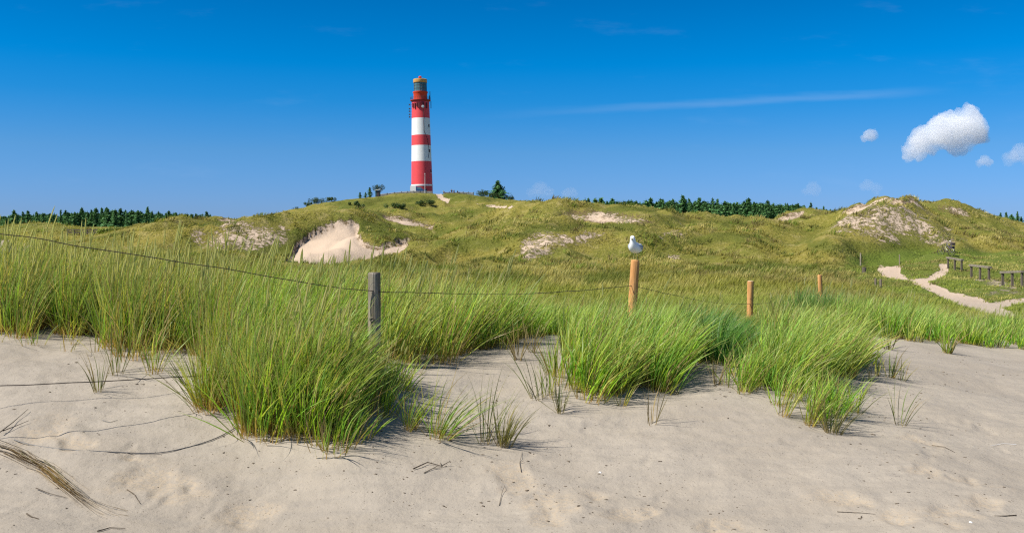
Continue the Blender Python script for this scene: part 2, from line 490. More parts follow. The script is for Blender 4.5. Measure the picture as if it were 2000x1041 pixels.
def foot(x, y):
    """trodden dents in the near sand: height change and where dry yellow sand lies open"""
    dz = np.zeros(x.shape); sc = np.zeros(x.shape)
    m = (y < 10) & (y > 1.5)
    if m.any():
        xs, ys = x[m], y[m]
        z1 = np.zeros(xs.shape); s1 = np.zeros(xs.shape)
        wx, wy = fbm(xs * 5, ys * 5, 41, 3) * .22, fbm(xs * 5, ys * 5, 43, 3) * .22
        for (cx, cy, r) in SCW:
            q = ((xs - cx + wx) ** 2 + ((ys - cy + wy) * 1.0) ** 2) / (r * r)
            g = np.exp(-q * 1.1); z1 += -0.014 * g + 0.007 * np.exp(-((np.sqrt(q) - 1.3) / .5) ** 2); s1 = np.maximum(s1, np.exp(-q ** 2 * .5))
        for i in range(NFOOT):
            q = ((xs - _fx[i] + wx) ** 2 + (ys - _fy[i] + wy) ** 2) / .0064
            z1 += (-0.008 * np.exp(-q) + 0.004 * np.exp(-((np.sqrt(q) - 1.5) / .5) ** 2)) * (1 if i % 3 else .4)
        dz[m] = z1 + fbm(xs * 7, ys * 9, 51, 3) * 0.010 + fbm(xs * 2.2, ys * 2.2, 53, 2) * 0.018
        sc[m] = s1
    return dz, sc


def height(x, y):
    x, y = np.atleast_1d(np.asarray(x, float)), np.atleast_1d(np.asarray(y, float))
    z = base_h(x, y)
    s, dg, r = cover(x, y, z)
    return z - dg + foot(x, y)[0]


def unproject(px, py, d0=2.6, d1=420.0, fn=base_h):
    d = np.geomspace(d0, d1, 3500)
    x = (px - PX0) / F * d
    zr = ZC + (HOR - py) / F * d
    k = np.argmax(zr <= fn(x, d))
    return x[k], d[k]


for (a, b, r) in SCUFF:
    X, Y = unproject(a, b)
    SCW.append((X, Y, r))


def ground(px, py, **k):
    x, y = unproject(px, py, **k)
    return np.array([x, y, height(x, y)[0]])


def at(px, D):
    x = (px - PX0) / F * D
    return np.array([x, D, height(x, D)[0]])


def pt(px, py, D):
    return np.array([(px - PX0) / F * D, D, ZC + (HOR - py) / F * D])


# ------------------------------------------------------------------ materials
def mat(name, build=None, col=(0.5, 0.5, 0.5), rough=0.7, metal=0.0):
    m = bpy.data.materials.new(name)
    m.use_nodes = True
    t = NT(m.node_tree)
    p = m.node_tree.nodes['Principled BSDF']
    p.inputs['Base Color'].default_value = (*col, 1)
    p.inputs['Roughness'].default_value = rough
    p.inputs['Metallic'].default_value = metal
    p.inputs['Specular IOR Level'].default_value = 0.3
    if build: build(t, p)
    return m


def bump(t, p, h, strength, dist):
    b = t.n('ShaderNodeBump', i_Strength=strength, i_Distance=dist)
    t.put(b.inputs['Height'], h)
    t.t.links.new(b.outputs[0], p.inputs['Normal'])


def attr(t, name):
    return t.n('ShaderNodeAttribute', attribute_name=name)


def m_ground(t, p):
    pos = t.n('ShaderNodeNewGeometry').outputs['Position']
    A = attr(t, 'sand').outputs['Fac']; SC = attr(t, 'scuff').outputs['Fac']; RT = attr(t, 'root').outputs['Fac']; GR = attr(t, 'lush').outputs['Fac']
    dist = t.n('ShaderNodeSeparateXYZ', i_0=pos).outputs[1]
    # sand: pale, with grey crust, open yellow scrapes and fine dark grains
    n1 = t.noise(pos, 0.9, 5, 0.6); n2 = t.noise(pos, 5.0, 5, 0.6); n3 = t.noise(pos, 160.0, 3, 0.7); n4 = t.noise(pos, 38.0, 4, .65)
    mp = t.n('ShaderNodeMapping', vector_type='POINT'); t.put(mp.inputs[0], pos)
    mp.inputs['Rotation'].default_value = (0, 0, math.radians(-28)); mp.inputs['Scale'].default_value = (1.2, 7.0, 1)
    n5 = t.noise(mp.outputs[0], 1.6, 5, .6)
    s = t.mix(t.sstep(n1, .35, .65), (.305, .264, .212), (.340, .298, .243))
    s = t.mix(t.math('MULTIPLY', t.sstep(n5, .42, .66), .6), s, (.280, .247, .205))
    s = t.mix(t.math('MULTIPLY', t.sstep(n2, .5, .72), .35), s, (.36, .31, .245))
    s = t.mix(t.math('MULTIPLY', SC, t.math('MULTIPLY', t.sstep(n4, .35, .65), .75)), s, (.40, .32, .225))
    s = t.mix(t.math('MULTIPLY', t.sstep(n3, .55, .75), .30), s, (.25, .215, .175))
    s = t.mix(t.sstep(t.noise(pos, 85, 2, .5), .675, .72), s, (.09, .07, .05))
    farsand = t.sstep(dist, 20, 60)
    s = t.mix(farsand, s, (.47, .365, .27))
    # turf between the tufts
    g1 = t.noise(pos, .09, 5, .6); g2 = t.noise(pos, .5, 5, .65); g3 = t.noise(pos, 3.2, 4, .7)
    turf = t.mix(t.sstep(g1, .36, .64), (.235, .200, .042), (.165, .170, .030))
    turf = t.mix(t.math('MULTIPLY', t.sstep(g2, .52, .66), .75), turf, (.33, .275, .10))
    turf = t.mix(t.math('MULTIPLY', t.sstep(g2, .46, .34), .6), turf, (.11, .125, .020))
    turf = t.mix(t.math('MULTIPLY', t.sstep(g3, .52, .68), .55), turf, (.36, .305, .12))
    turf = t.mix(t.math('MULTIPLY', t.sstep(g3, .47, .34), .6), turf, (.085, .085, .016))
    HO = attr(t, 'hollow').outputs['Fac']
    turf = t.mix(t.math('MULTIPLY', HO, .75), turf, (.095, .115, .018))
    turf = t.mix(t.math('MULTIPLY', GR, .65), turf, (.11, .165, .024))
    m1 = t.noise(pos, 2.0, 6, .78); m2 = t.noise(pos, .35, 4, .6)
    mm_ = t.math('ADD', t.math('MULTIPLY', m1, .7), t.math('MULTIPLY', m2, .3))
    mm_ = t.math('MULTIPLY_ADD', mm_, 2.4, -0.7)              # spread to 0..1
    k = t.sstep(t.math('SUBTRACT', t.math('MULTIPLY', A, 1.18), mm_), -.04, .14)
    c = t.mix(k, turf, s)
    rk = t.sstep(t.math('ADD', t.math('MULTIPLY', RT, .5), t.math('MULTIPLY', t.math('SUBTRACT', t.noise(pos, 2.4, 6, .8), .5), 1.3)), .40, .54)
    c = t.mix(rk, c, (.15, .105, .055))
    t.put(p.inputs['Base Color'], c)
    p.inputs['Roughness'].default_value = 0.95
    p.inputs['Specular IOR Level'].default_value = 0.1
    near = t.math('SUBTRACT', 1.0, t.sstep(dist, 10, 40))
    h = t.math('ADD', t.math('MULTIPLY', n3, .0015), t.math('ADD', t.math('MULTIPLY', n4, .0045), t.math('MULTIPLY', t.noise(pos, 14, 4, .6), .011)))
    h = t.math('MULTIPLY', h, near)
    hf = t.math('MULTIPLY', t.math('MULTIPLY', g3, t.math('MULTIPLY_ADD', k, -.40, .50)), t.math('SUBTRACT', 1.0, near))
    b = t.n('ShaderNodeBump', i_Strength=0.8, i_Distance=1.0)
    t.put(b.inputs['Height'], t.math('ADD', h, hf))
    t.t.links.new(b.outputs[0], p.inputs['Normal'])


def m_leaf(trans=0.35, rough=0.45, spec=0.35):
    def f(t, p):
        c = attr(t, 'Col').outputs['Color']
        t.put(p.inputs['Base Color'], c)
        p.inputs['Roughness'].default_value = rough
        p.inputs['Specular IOR Level'].default_value = spec
        tr = t.n('ShaderNodeBsdfTranslucent')
        t.put(tr.inputs[0], t.mix(1.0, c, (1.3, 1.3, .6), 'MULTIPLY'))
        mx = t.n('ShaderNodeMixShader', i_0=trans)
        t.t.links.new(p.outputs[0], mx.inputs[1]); t.t.links.new(tr.outputs[0], mx.inputs[2])
        t.t.links.new(mx.outputs[0], t.t.nodes['Material Output'].inputs[0])
    return f


def m_wood(c1, c2, c3, sc=1.0):
    def f(t, p):
        co = t.n('ShaderNodeTexCoord').outputs['Object']
        mp = t.n('ShaderNodeMapping'); t.put(mp.inputs[0], co)
        mp.inputs['Scale'].default_value = (30 * sc, 30 * sc, 2.2 * sc)
        g = t.noise(mp.outputs[0], 1.0, 6, .65, .6)
        b = t.noise(co, 5 * sc, 4, .6)
        mp2 = t.n('ShaderNodeMapping'); t.put(mp2.inputs[0], co); mp2.inputs['Scale'].default_value = (60 * sc, 60 * sc, 1.0 * sc)
        cr = t.noise(mp2.outputs[0], 1.0, 4, .6, .3)
        c = t.mix(t.sstep(g, .38, .62), c1, c2)
        c = t.mix(t.math('MULTIPLY', t.sstep(b, .5, .7), .6), c, c3)
        c = t.mix(t.math('MULTIPLY', t.sstep(cr, .60, .68), .75), c, tuple(q * .3 for q in c1))
        t.put(p.inputs['Base Color'], c)
        p.inputs['Roughness'].default_value = .85
        bump(t, p, t.math('SUBTRACT', g, t.math('MULTIPLY', t.sstep(cr, .58, .68), .6)), .6, .006)
    return f


def m_paint(c, dirt=(.3, .22, .18), amt=.3, sc=.5, rough=.55):
    def f(t, p):
        co = t.n('ShaderNodeTexCoord').outputs['Object']
        mp = t.n('ShaderNodeMapping'); t.put(mp.inputs[0], co); mp.inputs['Scale'].default_value = (sc, sc, sc * .25)
        n = t.noise(mp.outputs[0], 2.0, 6, .65)
        n2 = t.noise(co, sc * 1.2, 4, .6)
        k = t.math('MULTIPLY', t.sstep(n, .5, .75), amt)
        c2 = t.mix(t.math('MULTIPLY', t.sstep(n2, .4, .65), .25), c, tuple(min(1, q * .82) for q in c))
        t.put(p.inputs['Base Color'], t.mix(k, c2, dirt))
        p.inputs['Roughness'].default_value = rough
    return f


def m_speck(c1, c2, scale):
    def f(t, p):
        co = t.n('ShaderNodeTexCoord').outputs['Object']
        t.put(p.inputs['Base Color'], t.mix(t.sstep(t.noise(co, scale, 4, .6), .35, .65), c1, c2))
    return f


M = {}
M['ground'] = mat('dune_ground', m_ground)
M['grass'] = mat('marram_leaf', m_leaf(.42, .42, .25))
M['dune_grass'] = mat('dry_dune_grass', m_leaf(.35, .8, .08))
M['needles'] = mat('needles', m_leaf(.12, .7, .15))
M['leaves'] = mat('shrub_leaves', m_leaf(.22, .6, .2))
M['grey_wood'] = mat('weathered_wood', m_wood((.13, .105, .075), (.30, .26, .20), (.17, .165, .10)))
M['new_wood'] = mat('fresh_pine_wood', m_wood((.44, .20, .065), (.66, .35, .13), (.36, .20, .09)))
M['pale_end'] = mat('sawn_end_grain', m_speck((.55, .42, .30), (.66, .55, .42), 40))
M['dark_wood'] = mat('dark_weathered_wood', m_wood((.095, .075, .055), (.17, .14, .105), (.12, .10, .08), .4))
M['bark'] = mat('bark', m_speck((.09, .06, .04), (.14, .10, .07), 6))
M['wire'] = mat('rusty_wire', m_speck((.035, .028, .024), (.07, .05, .04), 30), rough=.6, metal=.3)
M['galv'] = mat('galvanised_wire', m_speck((.10, .10, .10), (.16, .155, .15), 30), rough=.5, metal=.5)
M['white'] = mat('white_paint', m_paint((.80, .80, .78), (.55, .52, .48), .25))
M['red'] = mat('red_paint', m_paint((.74, .068, .078), (.60, .12, .12), .35))
M['red_dark'] = mat('dark_red_paint', m_paint((.27, .035, .035), (.12, .03, .03), .5))
M['red_drum'] = mat('orange_red_paint', m_paint((.62, .055, .018), (.40, .05, .03), .35))
M['plinth'] = mat('plinth_paint', m_paint((.50, .055, .06), (.30, .05, .05), .4))
M['antenna'] = mat('antenna_paint', m_paint((.13, .02, .025), (.07, .02, .02), .5))
M['copper'] = mat('ochre_metal', m_paint((.62, .33, .10), (.36, .20, .08), .5), rough=.45)
M['iron'] = mat('dark_iron', m_speck((.05, .04, .045), (.09, .06, .06), 2))
M['glass'] = mat('lantern_glass', None, (.10, .20, .22), .08)
M['lens'] = mat('lens_glass', None, (.30, .42, .42), .1)
M['brick'] = mat('grey_stone', m_speck((.15, .145, .135), (.24, .23, .21), 1.5))
M['panel'] = mat('grey_board', m_speck((.10, .125, .135), (.16, .185, .19), 1.5))
M['blue_paint'] = mat('blue_paint', m_paint((.02, .08, .22), (.05, .06, .09), .2), rough=.35)
M['tyre'] = mat('tyre_rubber', m_speck((.02, .02, .02), (.035, .034, .033), 8), rough=.8)
M['metal'] = mat('grey_metal', m_speck((.30, .31, .33), (.42, .42, .43), 10), rough=.35, metal=.7)
M['hut'] = mat('green_boards', m_paint((.05, .085, .07), (.03, .05, .04), .4))
M['feather'] = mat('white_feathers', m_speck((.78, .79, .80), (.86, .86, .86), 40), rough=.8)
M['grey_feather'] = mat('grey_feathers', m_speck((.30, .34, .40), (.38, .42, .47), 60), rough=.8)
M['black_feather'] = mat('black_feathers', m_speck((.02, .02, .022), (.05, .05, .05), 40), rough=.7)
M['beak'] = mat('dull_yellow_beak', m_speck((.28, .25, .08), (.36, .32, .12), 60), rough=.4)
M['gull_leg'] = mat('yellow_grey_legs', m_speck((.32, .30, .10), (.40, .37, .16), 60), rough=.5)
M['eye'] = mat('dark_eye', None, (.01, .01, .01), .15)
M['debris'] = mat('dry_scraps', m_speck((.05, .038, .026), (.13, .10, .07), 30), rough=.9)
M['straw'] = mat('dry_straw', m_leaf(.15, .7, .2))
M['shell'] = mat('white_shell', m_speck((.7, .68, .64), (.82, .80, .78), 60), rough=.4)
for nm, c in dict(cloth_navy=(.03, .035, .06), cloth_black=(.02, .02, .025), cloth_white=(.7, .68, .65), cloth_red=(.35, .06, .05), skin=(.55, .33, .23), hair=(.06, .04, .03)).items():
    M[nm] = mat(nm, m_speck(c, tuple(min(1, q * 1.25) for q in c), 14), rough=.85)

# ------------------------------------------------------------------ the ground sheet
AP = 4.0
s_in = np.arange(-0.62, 0.6201, 0.0018)
s_out = 0.62 + np.cumsum(np.geomspace(0.003, 0.12, 56))
scol = np.concatenate([-s_out[::-1], s_in, s_out])
rows = [-3.6]
while rows[-1] < 4.0: rows.append(rows[-1] + 0.12)
while rows[-1] < 14: rows.append(rows[-1] + 0.032)
while rows[-1] < 80: rows.append(rows[-1] * 1.011)
while rows[-1] < 380: rows.append(rows[-1] * 1.0065)
while rows[-1] < 4000: rows.append(rows[-1] * 1.06)
rows = np.array(rows)
gy, gs = np.meshgrid(rows, scol, indexing='ij')
gx = gs * (gy + AP)
zb = base_h(gx, gy)
sand_a, dig_a, root_a = cover(gx, gy, zb)
fz, scuff_a = foot(gx, gy)
gz = zb - dig_a + fz
nr, nc = gx.shape
idx = np.arange(nr * nc).reshape(nr, nc)
Q = np.stack([idx[:-1, :-1], idx[:-1, 1:], idx[1:, 1:], idx[1:, :-1]], -1).reshape(-1, 4)
me = np_mesh('ground', np.stack([gx, gy, gz], -1).reshape(-1, 3), Q, M['ground'], smooth=True)
lush_a = np.maximum(smooth01((gy - 10) / 3) * (1 - smooth01((gy - 26) / 24)), verge(gx, gy, zb))
for nm, arr in (('sand', sand_a), ('scuff', scuff_a), ('root', root_a), ('lush', lush_a), ('hollow', hollow(gx, gy))):
    a = me.attributes.new(nm, 'FLOAT', 'POINT')
    a.data.foreach_set('value', arr.astype(np.float32).ravel())
g_o = link('ground', me)
tag(g_o, 'pale sand drift in front running into grassy rolling dunes', 'dune ground', kind='structure')

# ------------------------------------------------------------------ grass
D1, D2, D3, D4 = 7.6, 11.6, 16.4, 21.5        # distances of the fence posts
LUSH = dict(mid=[(.22, .39, .024), (.15, .34, .034), (.31, .41, .034), (.12, .28, .036), (.37, .43, .09)], base=(.46, .27, .09), tip=(.48, .52, .18))
OLIVE = dict(mid=[(.25, .32, .03), (.32, .34, .055), (.19, .31, .03), (.40, .38, .09), (.16, .29, .035)], base=(.50, .28, .09), tip=(.52, .51, .20))
DARK = dict(mid=[(.05, .16, .025), (.075, .20, .03), (.04, .13, .025), (.14, .28, .045)], base=(.26, .22, .06), tip=(.25, .38, .12))
GREY = dict(mid=[(.11, .15, .04), (.15, .175, .05), (.09, .13, .035), (.20, .19, .07)], base=(.34, .24, .11), tip=(.31, .29, .14))
DRY = dict(mid=[(.36, .28, .13), (.28, .21, .10), (.20, .17, .07)], base=(.26, .18, .09), tip=(.40, .32, .17))


def ribbons(B, Ln, wd, lean, bendv, droop, nseg, cb, cm, ct, blend=.16):
    """curved leaf blades: lean (n,2) start tilt, bendv (n,2) extra tilt gained towards the tip"""
    n = len(B)
    V = np.empty((n, nseg + 1, 2, 3), np.float32); C = np.empty((n, nseg + 1, 2, 3), np.float32)
    p = B.copy()
    fa = R.uniform(0, 2 * np.pi, n)
    for k in range(nseg + 1):
        t = k / nseg
        h = lean + bendv * (t ** 1.6)
        T = np.column_stack([h, 1 - droop * t ** 2])
        T /= np.linalg.norm(T, axis=1)[:, None]
        f = fa + .6 * t
        Wv = np.column_stack([np.cos(f), np.sin(f), np.zeros(n)])
        Wv -= T * np.sum(Wv * T, 1)[:, None]
        Wv /= np.linalg.norm(Wv, axis=1)[:, None] + 1e-9
        wk = (wd * (0.55 + .9 * t if t < .4 else 1.0) * max(0.06, 1 - t ** 2.2))[:, None] * .5
        V[:, k, 0], V[:, k, 1] = p - Wv * wk, p + Wv * wk
        a = min(1, t / blend) if blend > 0 else 1
        b = max(0, (t - .45) / .55)
        c = (cb * (1 - a) + cm * a) * (1 - b) + ct * b
        C[:, k, 0] = C[:, k, 1] = c
        p = p + T * (Ln / nseg)[:, None]
    st = 2 * (nseg + 1)
    o = np.arange(n)[:, None, None] * st + np.arange(nseg)[None, :, None] * 2
    Qd = (o + np.array([0, 1, 3, 2])[None, None, :]).reshape(-1, 4)
    return V.reshape(-1, 3), Qd, C.reshape(-1, 3)


def seed_heads(B, Ln, lean, bendv, wd=.0115, spike=.16):
    """thin stalk with a pale cylindrical spike: crossed spindles"""
    n = len(B)
    out = []
    for rot in (0, 1):
        nseg = 9
        V = np.empty((n, nseg + 1, 2, 3), np.float32); C = np.empty((n, nseg + 1, 2, 3), np.float32)
        p = B.copy()
        ts = np.array([0, .25, .5, .7, .78, .82, .87, .92, .97, 1.0])
        ws = np.array([.25, .25, .25, .25, .28, .8, 1.0, .95, .6, .1])
        for k in range(nseg + 1):
            t = ts[k]
            T = np.column_stack([lean + bendv * t ** 1.6, np.ones(n)])
            T /= np.linalg.norm(T, axis=1)[:, None]
            Wv = np.tile([1.0, 0, 0] if rot == 0 else [0, 1.0, 0], (n, 1))
            Wv -= T * np.sum(Wv * T, 1)[:, None]
            Wv /= np.linalg.norm(Wv, axis=1)[:, None]
            V[:, k, 0], V[:, k, 1] = p - Wv * wd * ws[k] * .7, p + Wv * wd * ws[k] * .7
            C[:, k] = np.array([.22, .24, .07]) if t < .8 else np.array([.50, .48, .22])
            if k < nseg: p = p + T * (Ln * (ts[k + 1] - t))[:, None]
        st = 2 * (nseg + 1)
        o = np.arange(n)[:, None, None] * st + np.arange(nseg)[None, :, None] * 2
        out.append((V.reshape(-1, 3), (o + np.array([0, 1, 3, 2])[None, None, :]).reshape(-1, 4), C.reshape(-1, 3)))
    return merge(out)


def merge(parts):
    vs, qs, cs, n = [], [], [], 0
    for v, q, c in parts:
        vs.append(v); qs.append(q + n); cs.append(c); n += len(v)
    return np.concatenate(vs), np.concatenate(qs), np.concatenate(cs)


def tussocks(cx, cy, n, H, rad=.09, wind=(.3, .02), spread=.24, bend=.3, droop=.15, wd=.0075, pal=LUSH, nseg=5, heads=0.0, dead=.10, blend=.16, hue=None):
    """cx, cy: tussock centres; n blades each; returns V,Q,C"""
    cx, cy = np.atleast_1d(cx).astype(float), np.atleast_1d(cy).astype(float)
    m = len(cx)
    Ht = np.broadcast_to(np.asarray(H, float), (m,)) * R.uniform(.66, 1.13, m)
    k = np.repeat(np.arange(m), n)
    N = len(k)
    r = rad * np.sqrt(R.uniform(0, 1, N)) * R.uniform(.7, 1.4, m)[k]
    a = R.uniform(0, 2 * np.pi, N)
    ox, oy = r * np.cos(a), r * np.sin(a)
    x, y = cx[k] + ox, cy[k] + oy
    z = height(x, y) - .015
    B = np.column_stack([x, y, z])
    Ln = Ht[k] * np.clip(R.normal(.80, .20, N), .25, 1.12)
    out = np.column_stack([np.cos(a), np.sin(a)]) * (r / rad)[:, None]
    lean = out * spread * R.uniform(.3, 1.4, N)[:, None] + R.normal(0, .13, (N, 2))
    wv = np.array(wind)
    gust = R.uniform(.6, 1.4, m)[k] * R.uniform(.4, 1.5, N)
    lean += wv * .35 * gust[:, None]
    bd = wv * gust[:, None] + out * bend * R.uniform(.1, 1.6, N)[:, None] + R.normal(0, .26, (N, 2))
    st_ = R.uniform(0, 1, N) < .09
    lean[st_] += R.normal(0, .55, (st_.sum(), 2)); bd[st_] += R.normal(0, .8, (st_.sum(), 2))
    mids = np.array(pal['mid'])
    hs = hue if hue is not None else R.uniform(0, 1, m)
    ci = (np.clip(hs[k] + R.normal(0, .22, N), 0, .999) * len(mids)).astype(int)
    cm = mids[ci] * np.clip(R.normal(1, .40, N), .35, 1.9)[:, None]
    cb = np.tile(np.array(pal['base']), (N, 1)) * R.uniform(.7, 1.25, N)[:, None]
    ct = cm * .45 + np.array(pal['tip']) * .55
    dd_ = R.uniform(0, 1, N) < dead
    cm[dd_] = np.array([.40, .30, .13]) * R.uniform(.7, 1.2, (dd_.sum(), 1)); ct[dd_] = cm[dd_] * 1.1
    parts = [ribbons(B, Ln, wd * R.uniform(.7, 1.3, N), lean, bd, droop * R.uniform(.3, 1.8, N), nseg, cb, cm, ct, blend)]
    if heads > 0:
        nh = R.poisson(heads, m); kh = np.repeat(np.arange(m), nh)
        if len(kh):
            a = R.uniform(0, 2 * np.pi, len(kh)); rr = rad * .7 * R.uniform(0, 1, len(kh))
            x, y = cx[kh] + rr * np.cos(a), cy[kh] + rr * np.sin(a)
            B = np.column_stack([x, y, height(x, y)])
            ln = R.normal(0, .10, (len(kh), 2)) + wv * .25
            parts.append(seed_heads(B, Ht[kh] * R.uniform(.95, 1.32, len(kh)), ln, R.normal(0, .06, (len(kh), 2)) + wv * .25))
    return merge(parts)


def scatter(front, back, count, power=1.0):
    """points in a belt: front [(px, py)] line of the first tussocks, back [(px, D)]"""
    fr = np.array([(a, unproject(a, b)[1]) for a, b in front]); bk = np.array(back, float)
    px = R.uniform(fr[0, 0], fr[-1, 0], count * 3)
    d0, d1 = np.interp(px, fr[:, 0], fr[:, 1]), np.interp(px, bk[:, 0], bk[:, 1])
    t = R.uniform(0, 1, len(px)) ** power
    d0 = d0 + np.minimum(.22 * np.abs(R.normal(0, 1, len(px))) + .9 * np.clip(fbm(px / 38.0, px * 0 + 5, 131, 3), -.12, .6), .45 * np.maximum(d1 - d0, .02))
    D = np.sqrt(d0 ** 2 + t * np.maximum(d1 ** 2 - d0 ** 2, 0.0))
    keep = np.nonzero(R.uniform(0, 1, len(px)) < np.maximum(d1 - d0, .01) / max(.01, (d1 - d0).max()))[0][:count]
    px, D = px[keep], D[keep]
    return (px - PX0) / F * D, D


def grass_obj(name, vqc, m='grass', label=None, cat=None, group=None, kind=None, origin=None):
    V, Q_, C = vqc
    if origin is not None: V = V - np.asarray(origin, np.float32)
    o = link(name, np_mesh(name, V, Q_, M[m], C))
    if origin is not None: o.location = origin
    return tag(o, label, cat, group, kind)


# the wide belt on the left and behind the grey post: reads as one mass
parts = []
fr = [(-420, 636), (-200, 640), (0, 650), (130, 668), (210, 684), (300, 712), (370, 738), (440, 765), (500, 790), (560, 800), (640, 800), (700, 770), (760, 745), (830, 722), (900, 704), (960, 694), (1010, 672)]
bk = [(-420, 12.0), (0, 11.2), (400, 10.6), (700, 10.4), (900, 10.6), (1010, 10.6)]
x, y = scatter(fr, bk, 760)
px = PX0 + F * x / y
kp = ~((px > 655) & (px < 785) & (y < D1 + .25))
x, y, px = x[kp], y[kp], px[kp]
leftness = 1 - smooth01((px - 300) / 260)
hue = np.clip(.5 + 1.1 * fbm(x / .9, y / .9, 61, 3), 0, .999)
for sel, pal, Hh, wind, hd, spread, droop in ((leftness > .5, OLIVE, .78, (.22, .02), 1.5, .26, .10), (leftness <= .5, LUSH, .72, (.52, .03), .55, .30, .18)):
    q = sel
    Hm = Hh * (1 + .10 * smooth01((250 - px[q]) / 250)) * (1 - .12 * smooth01((y[q] - 9.3) / 1.5)) * (1 - .5 * smooth01(1 - np.abs(px[q] - 735) / 60) * (y[q] < D1 + .15))
    parts.append(tussocks(x[q], y[q], 60, Hm, .11, wind, spread, .34, droop, .0088, pal, 5, hd * 1.3, .19, .27, hue[q]))
x, y = scatter([(a, b + 26) for a, b in fr if a < 480 or a > 790], [(-420, 8.6), (0, 8.6), (300, 8.2), (480, 7.2), (790, 8.0), (1010, 9.6)], 60)
parts.append(tussocks(x, y, 11, .36, .05, (.25, 0), .5, .4, .2, .0062, OLIVE, 5, 0, .25, .25))
grass_obj('marram_grass', merge(parts), label='tall marram grass belt on the left drift around the grey post', cat='dune grass', kind='stuff')

# lush belt behind the little sand dome and behind the pine posts
parts = []
x, y = scatter([(1000, 664), (1060, 656), (1110, 658), (1200, 665), (1340, 668)], [(1000, 14), (1340, 14.5)], 230)
parts.append(tussocks(x, y, 54, .46, .12, (.62, .02), .30, .4, .25, .0105, LUSH, 5, .25, .04))
x, y = scatter([(1340, 664), (1480, 660), (1600, 655), (1690, 645)], [(1340, 15), (1480, 18), (1690, 19)], 270)
q = PX0 + F * x / y
parts.append(tussocks(x, y, 54, np.where((np.abs(q - 1450) < 48) & (y < D3 + .5), .20, .46), .13, (.45, .02), .30, .4, .2, .0125, OLIVE, 5, .5, .06))
x, y = scatter([(1640, 655), (1700, 660), (1800, 668), (1880, 680), (1990, 684), (2120, 694)], [(1640, 16.5), (1800, 17.0), (2000, 18.0), (2120, 18.5)], 330)
q = PX0 + F * x / y
parts.append(tussocks(x, y, 54, .58 - .22 * smooth01((q - 1760) / 120), .14, (.42, .02), .34, .42, .22, .0125, LUSH, 5, .35, .05))
grass_obj('marram_grass', merge(parts), label='lower green marram belt behind the pine posts and sand dome', cat='dune grass', kind='stuff')


def clump(front, back, count, n, Hh, label, thin=None, **k):
    x, y = scatter(front, back, count)
    if thin is not None:
        kp = R.uniform(0, 1, len(x)) < thin(PX0 + F * x / y, y)
        x, y = x[kp], y[kp]
    if callable(Hh): Hh = Hh(PX0 + F * x / y, y)
    o = np.array([x.mean(), y.mean(), height(x.mean(), y.mean())[0]])
    return grass_obj('marram_clump', tussocks(x, y, n, Hh, **k), label=label, cat='grass clump', origin=o)


clump([(470, 862), (520, 858), (560, 862), (650, 886), (700, 872), (735, 850), (775, 815)], [(470, 6.5), (560, 6.6), (650, 6.9), (775, 7.4)], 92, 74, lambda p, d: .72 - .40 * smooth01((p - 615) / 80),
      'biggest bright green marram clump spilling over the sand in front of grey post', thin=lambda p, d: 1 - .72 * smooth01((p - 675) / 40), rad=.12, wind=(.46, -.10), spread=.36, bend=.42, droop=.25, wd=.0088, pal=LUSH, heads=1.3, dead=.18, blend=.28)
clump([(382, 826), (430, 824)], [(382, 6.75), (430, 6.75)], 5, 70, .66, 'upright clump with reddish stem bases, left edge of the foremost grass', rad=.07, wind=(.10, -.02), spread=.5, bend=.3, wd=.006, pal=OLIVE, dead=.14, blend=.3)
clump([(455, 822), (490, 816)], [(455, 6.8), (490, 6.9)], 5, 80, .74, 'rust-stemmed clump just right of the upright red-based clump', rad=.06, wind=(.15, 0), spread=.3, wd=.006, pal=OLIVE, dead=.12, blend=.34)
clump([(1115, 775), (1150, 782), (1230, 775), (1300, 768), (1335, 742)], [(1115, 9.4), (1230, 9.6), (1335, 9.4)], 64, 62, .64, 'broad bright green clump on the drift below the gull post', rad=.11, wind=(.62, -.04), spread=.34, bend=.5, droop=.28, wd=.0105, pal=LUSH, heads=.08, dead=.12, blend=.25)
clump([(1335, 715), (1380, 708), (1450, 722)], [(1335, 10.2), (1380, 10.6), (1450, 10.3)], 44, 74, lambda p, d: .50 - .14 * smooth01((p - 1405) / 30), 'darkest green arching clump between gull post and short pine post', rad=.13, wind=(.72, -.10), spread=.4, bend=.6, droop=.42, wd=.0115, pal=DARK, dead=.02)
clump([(1435, 742), (1480, 775), (1550, 782), (1610, 752), (1672, 742)], [(1435, 10.2), (1550, 10.4), (1672, 10.6)], 92, 64, lambda p, d: .30 + .30 * smooth01((p - 1475) / 60), 'wide glossy green clump sloping to the right below the short pine post', rad=.12, wind=(.74, -.06), spread=.34, bend=.42, droop=.34, wd=.0108, pal=LUSH, dead=.10, blend=.25)
clump([(1540, 650), (1570, 640), (1625, 645)], [(1540, 15.0), (1570, 15.6), (1625, 15.8)], 34, 70, .60, 'tall dark clump hiding the foot of the farthest pine post', rad=.16, wind=(.4, 0), spread=.34, bend=.4, droop=.2, wd=.0135, pal=DARK, heads=.6, dead=.03)
clump([(1425, 758), (1500, 798), (1560, 822), (1640, 848), (1690, 846)], [(1425, 8.9), (1500, 8.7), (1560, 8.3), (1640, 7.7), (1690, 7.5)], 40, 30, .40, 'thin straggling row of tufts trailing down the sand from glossy clump', rad=.06, wind=(.5, -.1), spread=.5, bend=.4, droop=.3, pal=LUSH, dead=.12)

